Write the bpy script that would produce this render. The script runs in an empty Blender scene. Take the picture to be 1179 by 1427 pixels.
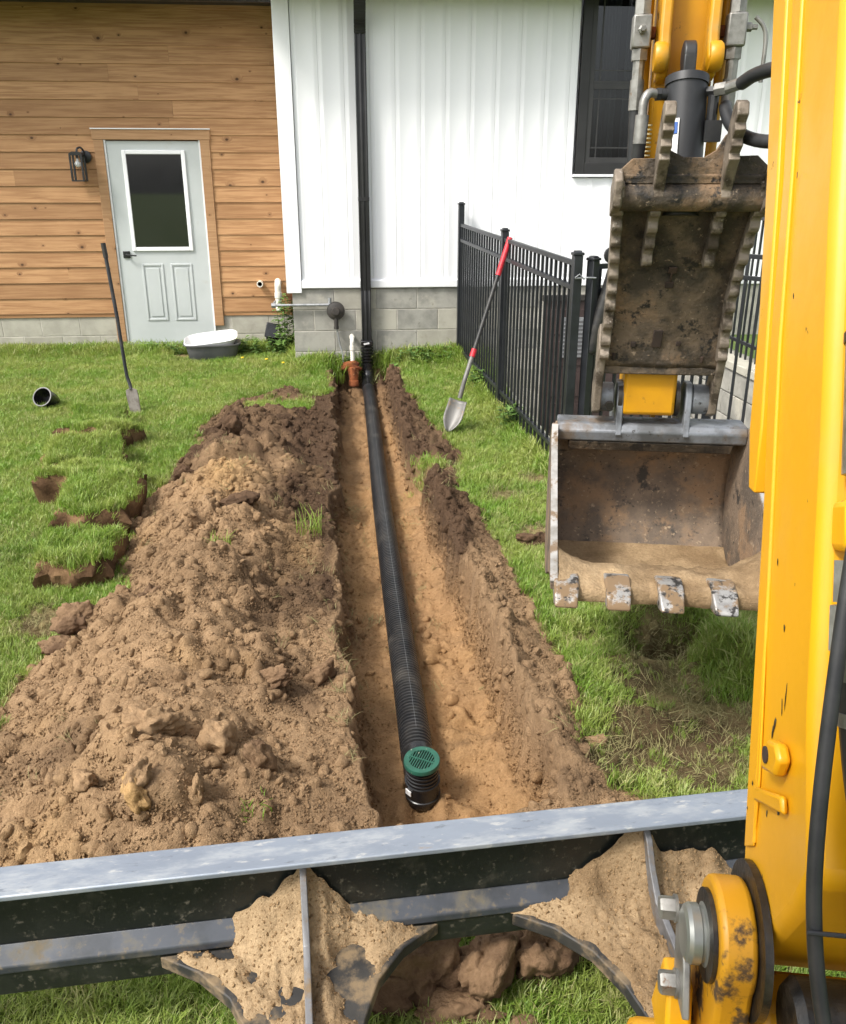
import bpy, math, random
import numpy as np
from mathutils import Vector, Matrix, Euler, noise as mnoise

R = math.radians
scene = bpy.context.scene
col = scene.collection
rnd = random.Random(7)

# ------------------------------------------------------------------ camera, sky, sun, exposure
CAM_Z = 1.75
PITCH = 20.87
PSI = R(5.1)
cd = bpy.data.cameras.new('camera')
cd.sensor_fit = 'HORIZONTAL'
cd.sensor_width = 36.0
cd.lens = 36.0 * 1200.0 / 1179.0
cd.clip_start = 0.05
cd.clip_end = 500.0
cam = bpy.data.objects.new('camera', cd)
col.objects.link(cam)
cam.location = (0, 0, CAM_Z)
cam.rotation_euler = (R(90 - PITCH), 0, -PSI)
scene.camera = cam

SUN_ELEV, SUN_AZ = R(50), R(238)      # azimuth clockwise from +Y: behind-left of the camera
world = bpy.data.worlds.new('World')
scene.world = world
world.use_nodes = True
wn, wl = world.node_tree.nodes, world.node_tree.links
wn.clear()
sky = wn.new('ShaderNodeTexSky'); sky.sky_type = 'NISHITA'; sky.sun_disc = False
sky.sun_elevation = SUN_ELEV; sky.sun_rotation = SUN_AZ
sky.dust_density = 4.0; sky.ozone_density = 1.0; sky.air_density = 1.0
hs = wn.new('ShaderNodeHueSaturation'); hs.inputs['Saturation'].default_value = 0.30
bg = wn.new('ShaderNodeBackground'); bg.inputs['Strength'].default_value = 0.15
wo = wn.new('ShaderNodeOutputWorld')
wl.new(sky.outputs[0], hs.inputs['Color']); wl.new(hs.outputs[0], bg.inputs['Color']); wl.new(bg.outputs[0], wo.inputs['Surface'])

sd_ = bpy.data.lights.new('sun', 'SUN')
sd_.energy = 2.0
sd_.angle = R(12)
sd_.color = (1.0, 0.95, 0.87)
sun = bpy.data.objects.new('sun', sd_)
col.objects.link(sun)
sdir = Vector((math.sin(SUN_AZ) * math.cos(SUN_ELEV), math.cos(SUN_AZ) * math.cos(SUN_ELEV), math.sin(SUN_ELEV)))
sun.rotation_euler = sdir.to_track_quat('Z', 'Y').to_euler()
sun.location = (-6, -3, 12)

vs = scene.view_settings
vs.view_transform = 'Standard'; vs.look = 'None'; vs.gamma = 1.0; vs.use_curve_mapping = False
vs.exposure = 0.95
scene.render.engine = 'CYCLES'
scene.cycles.max_bounces = 6
scene.cycles.use_denoising = True

# ------------------------------------------------------------------ helpers
def s2l(r, g, b):
    f = lambda c: ((c / 255 + 0.055) / 1.055) ** 2.4 if c > 10 else c / 255 / 12.92
    return (f(r), f(g), f(b))

def tag(o, label=None, cat=None, group=None, kind=None):
    if label: o['label'] = label
    if cat: o['category'] = cat
    if group: o['group'] = group
    if kind: o['kind'] = kind
    return o

def empty(name, loc=(0, 0, 0), rz=0.0):
    o = bpy.data.objects.new(name, None)
    o.empty_display_size = 0.1
    col.objects.link(o)
    o.location = loc
    o.rotation_euler = (0, 0, rz)
    return o

def thing(name, label, cat, loc=(0, 0, 0), rz=0.0, group=None):
    return tag(empty(name, loc, rz), label, cat, group)

def link(name, me, mt=None, parent=None, loc=None, rot=None):
    o = bpy.data.objects.new(name, me)
    col.objects.link(o)
    if mt is not None and len(me.materials) == 0: me.materials.append(mt)
    if parent is not None: o.parent = parent
    if loc is not None: o.location = loc
    if rot is not None: o.rotation_euler = rot
    return o

class MB:
    def __init__(s): s.v = []; s.f = []
    def add(s, vs, fs):
        n = len(s.v); s.v += [tuple(p) for p in vs]; s.f += [tuple(i + n for i in q) for q in fs]; return s
    def box(s, x0, x1, y0, y1, z0, z1):
        return s.add([(x0,y0,z0),(x1,y0,z0),(x1,y1,z0),(x0,y1,z0),(x0,y0,z1),(x1,y0,z1),(x1,y1,z1),(x0,y1,z1)],
                     [(0,3,2,1),(4,5,6,7),(0,1,5,4),(1,2,6,5),(2,3,7,6),(3,0,4,7)])
    def obox(s, c, d, M):
        a, b, e = d[0]/2, d[1]/2, d[2]/2
        P = [Vector(c) + M @ Vector(p) for p in [(-a,-b,-e),(a,-b,-e),(a,b,-e),(-a,b,-e),(-a,-b,e),(a,-b,e),(a,b,e),(-a,b,e)]]
        return s.add(P, [(0,3,2,1),(4,5,6,7),(0,1,5,4),(1,2,6,5),(2,3,7,6),(3,0,4,7)])
    def prism(s, poly, axis, lo, hi):
        mp = {'x': lambda p, t: (t, p[0], p[1]), 'y': lambda p, t: (p[0], t, p[1]), 'z': lambda p, t: (p[0], p[1], t)}[axis]
        n = len(poly)
        return s.add([mp(p, lo) for p in poly] + [mp(p, hi) for p in poly],
                     [tuple(range(n))[::-1], tuple(range(n, 2*n))] + [(i, (i+1) % n, n + (i+1) % n, n + i) for i in range(n)])
    def sheet(s, poly, axis, lo, hi, th):
        """open profile polyline thickened (offset by its normals) and extruded along axis"""
        n = len(poly); off = []
        for i in range(n):
            a = Vector(poly[max(0, i-1)]); b = Vector(poly[min(n-1, i+1)]); d = (b - a).normalized()
            off.append((poly[i][0] - d.y * th, poly[i][1] + d.x * th))
        mp = {'x': lambda p, t: (t, p[0], p[1]), 'y': lambda p, t: (p[0], t, p[1])}[axis]
        V = [mp(p, lo) for p in poly] + [mp(p, hi) for p in poly] + [mp(p, lo) for p in off] + [mp(p, hi) for p in off]
        F = []
        for i in range(n-1):
            F += [(i, i+1, n+i+1, n+i), (2*n+i, 3*n+i, 3*n+i+1, 2*n+i+1), (i, 2*n+i, 2*n+i+1, i+1), (n+i, n+i+1, 3*n+i+1, 3*n+i)]
        F += [(0, n, 3*n, 2*n), (n-1, 3*n-1, 4*n-1, 2*n-1)]
        return s.add(V, F)
    def tube(s, pts, r, n=10, cap=True):
        pts = [Vector(p) for p in pts]; m = len(pts)
        rr = r if isinstance(r, (list, tuple)) else [r] * m
        V = []; prev = None
        for i, p in enumerate(pts):
            d = (pts[min(m-1, i+1)] - pts[max(0, i-1)])
            if d.length < 1e-9: d = Vector((0, 0, 1))
            d.normalize()
            if prev is None:
                u = d.cross(Vector((0, 0, 1)))
                if u.length < 1e-3: u = d.cross(Vector((1, 0, 0)))
            else:
                u = prev - d * prev.dot(d)
            u.normalize(); prev = u; w = d.cross(u)
            for k in range(n):
                a = 2 * math.pi * k / n
                V.append(p + (u * math.cos(a) + w * math.sin(a)) * rr[i])
        F = []
        for i in range(m-1):
            for k in range(n):
                F.append((i*n+k, i*n+(k+1) % n, (i+1)*n+(k+1) % n, (i+1)*n+k))
        if cap: F += [tuple(range(n))[::-1], tuple(range((m-1)*n, m*n))]
        return s.add(V, F)
    def lathe(s, prof, n=24, o=(0, 0, 0), M=None, cap=True):
        M = M or Matrix.Identity(3); o = Vector(o); m = len(prof); V = []
        for r, h in prof:
            for k in range(n):
                a = 2 * math.pi * k / n
                V.append(o + M @ Vector((r * math.cos(a), r * math.sin(a), h)))
        F = []
        for i in range(m-1):
            for k in range(n):
                F.append((i*n+k, i*n+(k+1) % n, (i+1)*n+(k+1) % n, (i+1)*n+k))
        if cap: F += [tuple(range(n))[::-1], tuple(range((m-1)*n, m*n))]
        return s.add(V, F)
    def mesh(s, name, smooth=None):
        me = bpy.data.meshes.new(name); me.from_pydata(s.v, [], s.f); me.update()
        if smooth is not None:
            me.polygons.foreach_set('use_smooth', [True] * len(me.polygons))
            if smooth < 179: me.set_sharp_from_angle(angle=R(smooth))
        return me
    def build(s, name, mt, parent=None, smooth=None, bevel=0.0, loc=None, rot=None, seg=2):
        o = link(name, s.mesh(name, smooth), mt, parent, loc, rot)
        if bevel > 0:
            m = o.modifiers.new('bevel', 'BEVEL'); m.width = bevel; m.segments = seg; m.limit_method = 'ANGLE'; m.angle_limit = R(35)
            m.harden_normals = False
            o.data.polygons.foreach_set('use_smooth', [True] * len(o.data.polygons))
            o.data.set_sharp_from_angle(angle=R(40))
        return o

RX = lambda a: Matrix.Rotation(a, 3, 'X')
RY = lambda a: Matrix.Rotation(a, 3, 'Y')
RZ = lambda a: Matrix.Rotation(a, 3, 'Z')
AX = RY(R(90))        # lathe axis along +x
AYm = RX(R(90))       # lathe axis along -y

def bez(P, n=16):
    """Catmull-Rom through points"""
    P = [Vector(p) for p in P]; out = []
    Q = [P[0] * 2 - P[1]] + P + [P[-1] * 2 - P[-2]]
    for i in range(1, len(Q) - 2):
        for k in range(n):
            t = k / n; a, b, c, d = Q[i-1], Q[i], Q[i+1], Q[i+2]
            out.append(0.5 * ((2*b) + (c - a) * t + (2*a - 5*b + 4*c - d) * t*t + (3*b - a - 3*c + d) * t**3))
    out.append(P[-1]); return out

# ------------------------------------------------------------------ materials
class NT:
    def __init__(s, name):
        s.m = bpy.data.materials.new(name); s.m.use_nodes = True
        s.t = s.m.node_tree; s.n = s.t.nodes; s.n.clear()
        s.out = s.n.new('ShaderNodeOutputMaterial'); s.p = s.n.new('ShaderNodeBsdfPrincipled')
        s.t.links.new(s.p.outputs[0], s.out.inputs[0])
    def l(s, a, b): s.t.links.new(a, b)
    def node(s, k, **kw):
        n = s.n.new(k)
        for a, b in kw.items(): setattr(n, a, b)
        return n
    def coord(s, kind='Object', scale=(1, 1, 1), rand=False):
        tc = s.node('ShaderNodeTexCoord'); src = tc.outputs[kind]
        if kind == 'World':
            pass
        if rand:
            oi = s.node('ShaderNodeObjectInfo'); mu = s.node('ShaderNodeVectorMath', operation='SCALE')
            co = s.node('ShaderNodeCombineXYZ')
            m2 = s.node('ShaderNodeMath', operation='MULTIPLY'); m2.inputs[1].default_value = 53.7
            m3 = s.node('ShaderNodeMath', operation='MULTIPLY'); m3.inputs[1].default_value = 91.3
            s.l(oi.outputs['Random'], m2.inputs[0]); s.l(oi.outputs['Random'], m3.inputs[0])
            s.l(m2.outputs[0], co.inputs[0]); s.l(m3.outputs[0], co.inputs[1]); s.l(m3.outputs[0], co.inputs[2])
            ad = s.node('ShaderNodeVectorMath', operation='ADD'); s.l(src, ad.inputs[0]); s.l(co.outputs[0], ad.inputs[1]); src = ad.outputs[0]
        mp = s.node('ShaderNodeMapping'); mp.inputs['Scale'].default_value = scale
        s.l(src, mp.inputs[0]); return mp.outputs[0]
    def noise(s, vec, scale=5, detail=4, rough=0.55, dist=0.0):
        n = s.node('ShaderNodeTexNoise'); n.inputs['Scale'].default_value = scale; n.inputs['Detail'].default_value = detail
        n.inputs['Roughness'].default_value = rough; n.inputs['Distortion'].default_value = dist
        s.l(vec, n.inputs['Vector']); return n.outputs['Fac']
    def ramp(s, fac, lo, hi, a=0.0, b=1.0):
        m = s.node('ShaderNodeMapRange'); m.interpolation_type = 'SMOOTHSTEP'
        m.inputs[1].default_value = lo; m.inputs[2].default_value = hi; m.inputs[3].default_value = a; m.inputs[4].default_value = b
        s.l(fac, m.inputs[0]); return m.outputs[0]
    def mix(s, fac, a, b, blend='MIX'):
        m = s.node('ShaderNodeMix', data_type='RGBA', blend_type=blend)
        if isinstance(fac, float): m.inputs[0].default_value = fac
        else: s.l(fac, m.inputs[0])
        for i, c in ((6, a), (7, b)):
            if isinstance(c, tuple): m.inputs[i].default_value = (*c[:3], 1)
            else: s.l(c, m.inputs[i])
        return m.outputs[2]
    def math(s, op, a, b):
        m = s.node('ShaderNodeMath', operation=op)
        for i, c in ((0, a), (1, b)):
            if isinstance(c, (int, float)): m.inputs[i].default_value = c
            else: s.l(c, m.inputs[i])
        return m.outputs[0]
    def bump(s, h, strength=0.3, dist=0.01):
        b = s.node('ShaderNodeBump'); b.inputs['Strength'].default_value = strength; b.inputs['Distance'].default_value = dist
        s.l(h, b.inputs['Height']); s.l(b.outputs[0], s.p.inputs['Normal'])
    def set(s, **kw):
        for k, v in kw.items():
            i = s.p.inputs[k.replace('_', ' ')]
            if isinstance(v, (int, float)): i.default_value = v
            elif isinstance(v, tuple): i.default_value = (*v[:3], 1)
            else: s.l(v, i)
        return s

def surf(name, c1, c2=None, scale=6, lo=0.4, hi=0.65, rough=0.5, rough2=None, metal=0.0, layers=(), bump=0.0, bscale=40, bdist=0.004, spec=0.5, rand=False, stretch=(1, 1, 1)):
    t = NT(name); v = t.coord('Object', stretch, rand)
    c2 = c2 or tuple(x * 0.8 for x in c1)
    f = t.ramp(t.noise(v, scale, 6, 0.6), lo, hi)
    c = t.mix(f, c1, c2)
    r = t.ramp(f, 0, 1, rough, rough if rough2 is None else rough2)
    for (lc, ls, l0, l1, lr) in layers:
        g = t.ramp(t.noise(v, ls, 7, 0.65), l0, l1)
        c = t.mix(g, c, lc)
        m = t.node('ShaderNodeMix', data_type='FLOAT'); t.l(g, m.inputs[0]); t.l(r, m.inputs[2]); m.inputs[3].default_value = lr; r = m.outputs[0]
    t.set(Base_Color=c, Roughness=r, Metallic=metal); t.p.inputs['Specular IOR Level'].default_value = spec
    if bump > 0: t.bump(t.noise(v, bscale, 5, 0.6), bump, bdist)
    return t.m

M = {}
MUD = (0.155, 0.112, 0.073)
def make_wood(name, c_lo, c_hi, c_dark, sx=1.0):
    t = NT(name); v = t.coord('Object', (1, 1, 1), True)
    g = t.node('ShaderNodeMapping'); g.inputs['Scale'].default_value = (1.3, 26, 26); t.l(v, g.inputs[0])
    vo = t.node('ShaderNodeTexVoronoi', feature='F1', voronoi_dimensions='2D'); vo.inputs['Scale'].default_value = 3.4; vo.inputs['Randomness'].default_value = 1.0
    sx3 = t.node('ShaderNodeSeparateXYZ'); t.l(v, sx3.inputs[0]); cb = t.node('ShaderNodeCombineXYZ'); t.l(sx3.outputs[0], cb.inputs[0]); t.l(t.math('MULTIPLY', sx3.outputs[2], 1.35), cb.inputs[1]); t.l(cb.outputs[0], vo.inputs['Vector'])
    sepc = t.node('ShaderNodeSeparateColor'); t.l(vo.outputs['Color'], sepc.inputs[0])
    kd = t.math('ADD', t.math('DIVIDE', vo.outputs['Distance'], t.ramp(sepc.outputs[0], .35, 1.0, .35, 1.25)), t.ramp(sepc.outputs[1], .50, .56, 1.0, 0.0))
    knot = t.ramp(kd, 0.028, 0.062, 1, 0); halo = t.ramp(kd, 0.03, 0.20, 1, 0)
    g2 = t.node('ShaderNodeVectorMath', operation='ADD'); t.l(g.outputs[0], g2.inputs[0])
    sc = t.node('ShaderNodeCombineXYZ'); t.l(t.math('MULTIPLY', halo, 1.6), sc.inputs[2]); t.l(sc.outputs[0], g2.inputs[1])
    grain = t.noise(g2.outputs[0], 1.6, 6, 0.6, 0.4)
    blot = t.noise(v, 2.3, 3, 0.5)
    c = t.mix(t.ramp(grain, 0.35, 0.68), c_hi, c_lo)
    c = t.mix(t.math('MULTIPLY', t.ramp(blot, 0.45, 0.75), 0.5), c, c_lo)
    oi = t.node('ShaderNodeObjectInfo')
    c = t.mix(t.math('MULTIPLY', t.ramp(oi.outputs['Random'], 0.3, 1.0), 0.55), c, tuple(x * 0.72 for x in c_lo))
    c = t.mix(t.math('MULTIPLY', halo, 0.5), c, c_dark)
    c = t.mix(t.math('MULTIPLY', knot, 0.9), c, tuple(x * 0.35 for x in c_dark))
    t.set(Base_Color=c, Roughness=0.62); t.p.inputs['Specular IOR Level'].default_value = 0.3
    t.bump(grain, 0.25, 0.003)
    return t.m
M['cedar'] = make_wood('cedar', s2l(150, 110, 74), s2l(183, 142, 101), s2l(104, 69, 44))
M['cedar_trim'] = make_wood('cedar_trim', s2l(152, 116, 82), s2l(174, 137, 101), s2l(124, 87, 57))
M['cedar_dark'] = make_wood('cedar_dark', s2l(110, 70, 44), s2l(128, 84, 54), s2l(84, 50, 32))
M['white_siding'] = surf('white_siding', (0.86, 0.87, 0.89), (0.84, 0.85, 0.87), 1.5, rough=0.38, spec=0.4)
M['white_trim'] = surf('white_trim', (0.82, 0.83, 0.85), (0.78, 0.79, 0.81), 3, rough=0.4)
M['door_paint'] = surf('door_paint', (0.47, 0.50, 0.50), (0.43, 0.46, 0.46), 2, rough=0.42, layers=(((0.40, 0.39, 0.34), 5, 0.62, 0.82, 0.7),))
M['block'] = surf('concrete_block', s2l(158, 156, 148), s2l(128, 127, 121), 5, 0.35, 0.7, 0.9, layers=((s2l(172, 168, 156), 3, 0.55, 0.72, 0.95), (s2l(118, 115, 105), 14, 0.60, 0.75, 0.95)), bump=0.5, bscale=130, bdist=0.003, spec=0.2, rand=True)
M['block_light'] = surf('concrete_block_light', s2l(172, 169, 157), s2l(150, 147, 136), 4, 0.35, 0.7, 0.9, layers=((s2l(140, 136, 124), 6, 0.6, 0.78, 0.95),), bump=0.4, bscale=130, bdist=0.003, spec=0.2, rand=True)
M['mortar'] = surf('mortar', s2l(182, 178, 168), s2l(160, 156, 146), 9, rough=0.95, bump=0.3, bscale=160, spec=0.2)
M['concrete'] = surf('concrete', s2l(165, 163, 156), s2l(140, 138, 130), 4, rough=0.9, bump=0.3, bscale=120, spec=0.2)
M['black_metal'] = surf('black_metal', (0.012, 0.012, 0.013), (0.020, 0.020, 0.022), 5, rough=0.38)
M['fence_black'] = surf('fence_black', (0.011, 0.0125, 0.015), (0.018, 0.020, 0.024), 7, rough=0.4)
M['soffit'] = surf('soffit_dark', (0.018, 0.016, 0.015), (0.026, 0.023, 0.021), 5, rough=0.6)
M['glass'] = surf('dark_glass', (0.010, 0.011, 0.012), (0.006, 0.007, 0.008), 3, rough=0.03, spec=0.8)
gt_ = NT('window_glass')
tr_ = gt_.node('ShaderNodeBsdfTransparent'); tr_.inputs[0].default_value = (.55, .57, .58, 1)
gl_ = gt_.node('ShaderNodeBsdfGlossy'); gl_.inputs['Roughness'].default_value = .02
fr_ = gt_.node('ShaderNodeFresnel'); fr_.inputs[0].default_value = 1.6
mx_ = gt_.node('ShaderNodeMixShader'); gt_.l(fr_.outputs[0], mx_.inputs[0]); gt_.l(tr_.outputs[0], mx_.inputs[1]); gt_.l(gl_.outputs[0], mx_.inputs[2]); gt_.l(mx_.outputs[0], gt_.out.inputs[0])
M['window_glass'] = gt_.m
M['window_frame'] = surf('window_frame', (0.020, 0.019, 0.020), (0.026, 0.025, 0.026), 4, rough=0.5)
M['sash'] = surf('window_sash', (0.035, 0.034, 0.035), (0.045, 0.043, 0.043), 4, rough=0.5)
M['curtain'] = surf('curtain', (0.34, 0.34, 0.35), (0.26, 0.26, 0.27), 3, rough=0.9, stretch=(8, 8, 0.6))
M['pvc'] = surf('white_pvc', (0.74, 0.71, 0.64), (0.60, 0.55, 0.46), 9, 0.5, 0.75, rough=0.4, layers=((s2l(150, 120, 84), 22, 0.62, 0.75, 0.7),))
M['pvc_dark'] = surf('pipe_bore', (0.03, 0.02, 0.015), (0.05, 0.03, 0.02), 9, rough=0.9)
M['terracotta'] = surf('terracotta', s2l(176, 104, 62), s2l(120, 66, 38), 14, 0.35, 0.6, rough=0.85, layers=((s2l(206, 150, 106), 12, 0.55, 0.64, 0.8), (s2l(70, 42, 26), 9, .58, .70, .9)))
M['rust'] = surf('rust', s2l(120, 66, 30), s2l(84, 44, 22), 20, rough=0.95, bump=0.5, bscale=90)
M['galv'] = surf('galvanised', (0.36, 0.37, 0.38), (0.24, 0.25, 0.26), 18, rough=0.5, metal=0.5)
M['regulator'] = surf('regulator', (0.030, 0.027, 0.024), (0.05, 0.042, 0.036), 12, rough=0.7)
M['hdpe'] = surf('black_corrugated_plastic', (0.014, 0.015, 0.017), (0.024, 0.024, 0.025), 9, rough=0.30, layers=(((0.085, 0.075, 0.062), 3, 0.50, 0.85, 0.7), ((0.13, 0.10, 0.07), 26, 0.64, 0.76, 0.9)))
M['hdpe_gloss'] = surf('black_plastic', (0.010, 0.010, 0.011), (0.018, 0.018, 0.018), 9, rough=0.25, layers=(((0.11, 0.09, 0.06), 11, 0.60, 0.85, 0.8),))
M['grate'] = surf('green_grate', s2l(38, 88, 72), s2l(31, 73, 59), 20, rough=0.5, layers=((s2l(150, 160, 140), 60, 0.62, 0.75, 0.8),))
M['tag_white'] = surf('white_tag', (0.75, 0.75, 0.75), (0.6, 0.6, 0.6), 60, rough=0.6)
M['tub_grey'] = surf('grey_plastic', (0.085, 0.088, 0.093), (0.11, 0.11, 0.115), 7, rough=0.5)
M['tub_white'] = surf('white_plastic', (0.72, 0.73, 0.74), (0.66, 0.67, 0.67), 6, rough=0.35)
M['red_grip'] = surf('red_grip', s2l(196, 38, 52), s2l(160, 30, 40), 20, rough=0.5)
M['fibreglass'] = surf('black_handle', (0.014, 0.014, 0.014), (0.03, 0.028, 0.025), 20, rough=0.5)
M['steel_tool'] = surf('tool_steel', (0.17, 0.165, 0.155), (0.12, 0.115, 0.105), 9, rough=0.5, metal=0.2, layers=((s2l(150, 122, 88), 12, 0.55, 0.72, 0.9),))
M['steel_old'] = surf('old_tool_steel', (0.24, 0.22, 0.20), (0.15, 0.13, 0.11), 15, rough=0.65, metal=0.3)
M['old_handle'] = surf('worn_black_handle', (0.022, 0.024, 0.03), (0.05, 0.045, 0.042), 14, 0.45, 0.7, rough=0.6, layers=((s2l(40, 74, 96), 9, 0.6, 0.7, 0.6),))
M['brown_door'] = surf('brown_door', (0.040, 0.026, 0.024), (0.055, 0.036, 0.033), 3, rough=0.5)
# machine
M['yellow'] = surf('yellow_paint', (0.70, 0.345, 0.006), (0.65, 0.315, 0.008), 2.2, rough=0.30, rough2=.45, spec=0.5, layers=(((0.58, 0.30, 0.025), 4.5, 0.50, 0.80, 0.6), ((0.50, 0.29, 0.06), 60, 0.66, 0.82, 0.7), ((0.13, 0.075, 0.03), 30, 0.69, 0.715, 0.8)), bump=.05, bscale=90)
M['yellow_worn'] = surf('yellow_worn', (0.56, 0.27, 0.008), (0.48, 0.23, 0.015), 5, rough=0.4, layers=((s2l(74, 56, 36), 12, 0.52, 0.60, 0.85), (s2l(30, 26, 22), 7, 0.58, 0.66, 0.6)))
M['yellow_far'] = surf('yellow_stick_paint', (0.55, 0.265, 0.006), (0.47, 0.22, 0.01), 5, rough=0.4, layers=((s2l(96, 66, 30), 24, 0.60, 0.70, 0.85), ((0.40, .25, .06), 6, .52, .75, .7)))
M['grease'] = surf('grease_black', (0.010, 0.009, 0.008), (0.035, 0.028, 0.02), 26, rough=0.35, bump=0.5, bscale=60)
M['mud_steel'] = surf('mud_coated_steel', s2l(104, 90, 74), s2l(62, 55, 47), 9, 0.38, 0.58, rough=0.85, rough2=0.6, layers=((s2l(126, 104, 82), 5.0, 0.52, 0.64, 0.95), (s2l(40, 37, 34), 16, 0.55, 0.63, 0.55), (s2l(138, 122, 104), 60, 0.60, 0.70, 0.9), (s2l(46, 42, 37), 90, 0.60, 0.70, 0.8)), bump=0.8, bscale=55, bdist=0.008, spec=0.35)
M['mud_edge'] = surf('worn_plate_edge', s2l(128, 117, 104), s2l(98, 88, 76), 18, rough=0.6, metal=0.25, layers=((s2l(70, 61, 50), 9, 0.50, 0.62, 0.9), (s2l(150, 142, 132), 50, 0.60, 0.70, 0.5)), bump=0.5, bscale=70)
M['bucket_in'] = surf('bucket_inside', s2l(122, 106, 90), s2l(94, 84, 74), 6, 0.38, 0.60, rough=0.8, layers=((s2l(136, 112, 88), 4.0, 0.50, 0.62, 0.95), (s2l(62, 58, 54), 10, 0.56, 0.66, 0.6), (s2l(152, 134, 112), 55, 0.58, 0.68, 0.9), (s2l(58, 53, 48), 80, 0.58, 0.70, 0.8)), bump=0.8, bscale=50, bdist=0.007, spec=0.3)
M['bucket_steel'] = surf('bucket_steel', s2l(126, 130, 136), s2l(88, 90, 92), 9, 0.4, 0.62, rough=0.5, metal=0.35, layers=((s2l(114, 98, 80), 5, 0.48, 0.64, 0.9), (s2l(52, 50, 48), 40, 0.60, 0.70, 0.7)), bump=0.2, bscale=60)
M['bright_steel'] = surf('bright_steel', (0.42, 0.41, 0.39), (0.24, 0.23, 0.22), 26, rough=0.4, metal=0.6, layers=((s2l(140, 118, 92), 13, 0.44, 0.54, 0.95), (s2l(58, 56, 54), 40, 0.52, 0.62, 0.6)))
M['edge_bright'] = surf('polished_edge', (0.42, 0.41, 0.39), (0.24, 0.225, 0.20), 12, rough=0.5, metal=0.3, layers=((s2l(124, 106, 86), 20, .50, .62, .9),))
M['cyl_black'] = surf('cylinder_black', (0.018, 0.019, 0.021), (0.032, 0.032, 0.033), 8, rough=0.42, layers=(((0.09, 0.085, 0.08), 16, 0.64, 0.78, 0.8),))
M['fitting'] = surf('zinc_fitting', (0.30, 0.295, 0.275), (0.19, 0.185, 0.17), 26, rough=0.45, metal=0.6, layers=((s2l(120, 84, 50), 30, 0.62, 0.72, 0.9),))
M['hose'] = surf('rubber_hose', (0.016, 0.017, 0.019), (0.03, 0.03, 0.031), 20, rough=0.5)
M['pin'] = surf('zinc_pin', (0.36, 0.37, 0.345), (0.27, 0.28, 0.26), 10, rough=0.38, metal=0.7, layers=((s2l(110, 92, 60), 9, 0.60, 0.72, 0.6),))
M['sticker_blue'] = surf('blue_print', s2l(30, 84, 160), s2l(30, 78, 150), 9, rough=0.5)
M['cream'] = surf('cream_edge', s2l(236, 222, 176), s2l(220, 204, 158), 9, rough=0.6)
M['blade_top'] = surf('worn_blade_edge', (0.25, 0.285, 0.335), (0.20, 0.23, 0.275), 4, 0.3, 0.7, rough=0.45, rough2=0.55, metal=0.3, layers=(((0.33, 0.355, 0.38), 9, 0.46, 0.66, 0.6), ((0.42, 0.425, 0.42), 30, 0.56, 0.70, 0.7), (s2l(150, 132, 108), 5, 0.66, 0.74, 0.95), ((0.14, 0.16, 0.19), 26, 0.58, 0.72, 0.5)), bump=0.18, bscale=60, stretch=(0.7, 2.0, 1))  # worn steel, with the blue of reflected sky put into its colour
M['blade_dark'] = surf('blade_dark_paint', (0.010, 0.012, 0.011), (0.018, 0.020, 0.018), 6, rough=0.36, layers=((s2l(70, 67, 56), 16, 0.52, 0.86, 0.9), (s2l(100, 95, 82), 60, 0.55, 0.75, 0.8)), bump=0.15, bscale=70)
M['blade_ledge'] = surf('blade_ledge_highlight', (0.065, 0.073, 0.088), (0.040, 0.045, 0.052), 7, rough=0.38, metal=0.2, layers=((s2l(104, 97, 80), 9, 0.50, 0.72, 0.9), (s2l(110, 100, 84), 40, .55, .7, .9)))  # bluish highlight painted into the ledge colour, mud flecks over it
M['arm_mud'] = surf('muddy_arm', (0.018, 0.018, 0.018), (0.035, 0.033, 0.03), 8, rough=0.6, layers=((s2l(120, 103, 79), 10, 0.48, 0.64, 0.95),), bump=0.4, bscale=50)
M['rib_steel'] = surf('rib_steel', (0.20, 0.20, 0.205), (0.12, 0.12, 0.125), 18, rough=0.5, metal=0.4, layers=((s2l(132, 112, 84), 9, 0.52, 0.66, 0.95),))

def soil_material(name, attr_type='GEOMETRY'):
    t = NT(name)
    a = t.node('ShaderNodeAttribute'); a.attribute_name = 'Col'; a.attribute_type = attr_type
    g = t.node('ShaderNodeNewGeometry'); v = g.outputs['Position']
    n1 = t.noise(v, 26, 6, 0.7); n2 = t.noise(v, 120, 4, 0.7); n3 = t.noise(v, 420, 2, 0.6)
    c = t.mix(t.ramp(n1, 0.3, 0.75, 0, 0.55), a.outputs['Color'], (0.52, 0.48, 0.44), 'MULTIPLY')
    c = t.mix(t.ramp(n2, 0.35, 0.72, 0.35, 0), c, (0.50, 0.46, 0.42), 'MULTIPLY')
    c = t.mix(t.ramp(n3, 0.62, 0.78, 0, 0.25), c, (0.50, 0.42, 0.32))
    t.set(Base_Color=c, Roughness=1.0); t.p.inputs['Specular IOR Level'].default_value = 0.12
    h = t.math('ADD', t.math('MULTIPLY', n1, 1.0), t.math('ADD', t.math('MULTIPLY', n2, 0.5), t.math('MULTIPLY', n3, 0.22)))
    t.bump(h, 1.0, 0.016)
    return t.m
M['soil'] = soil_material('soil')
M['soil_inst'] = soil_material('soil_crumb', 'INSTANCER')

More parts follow.
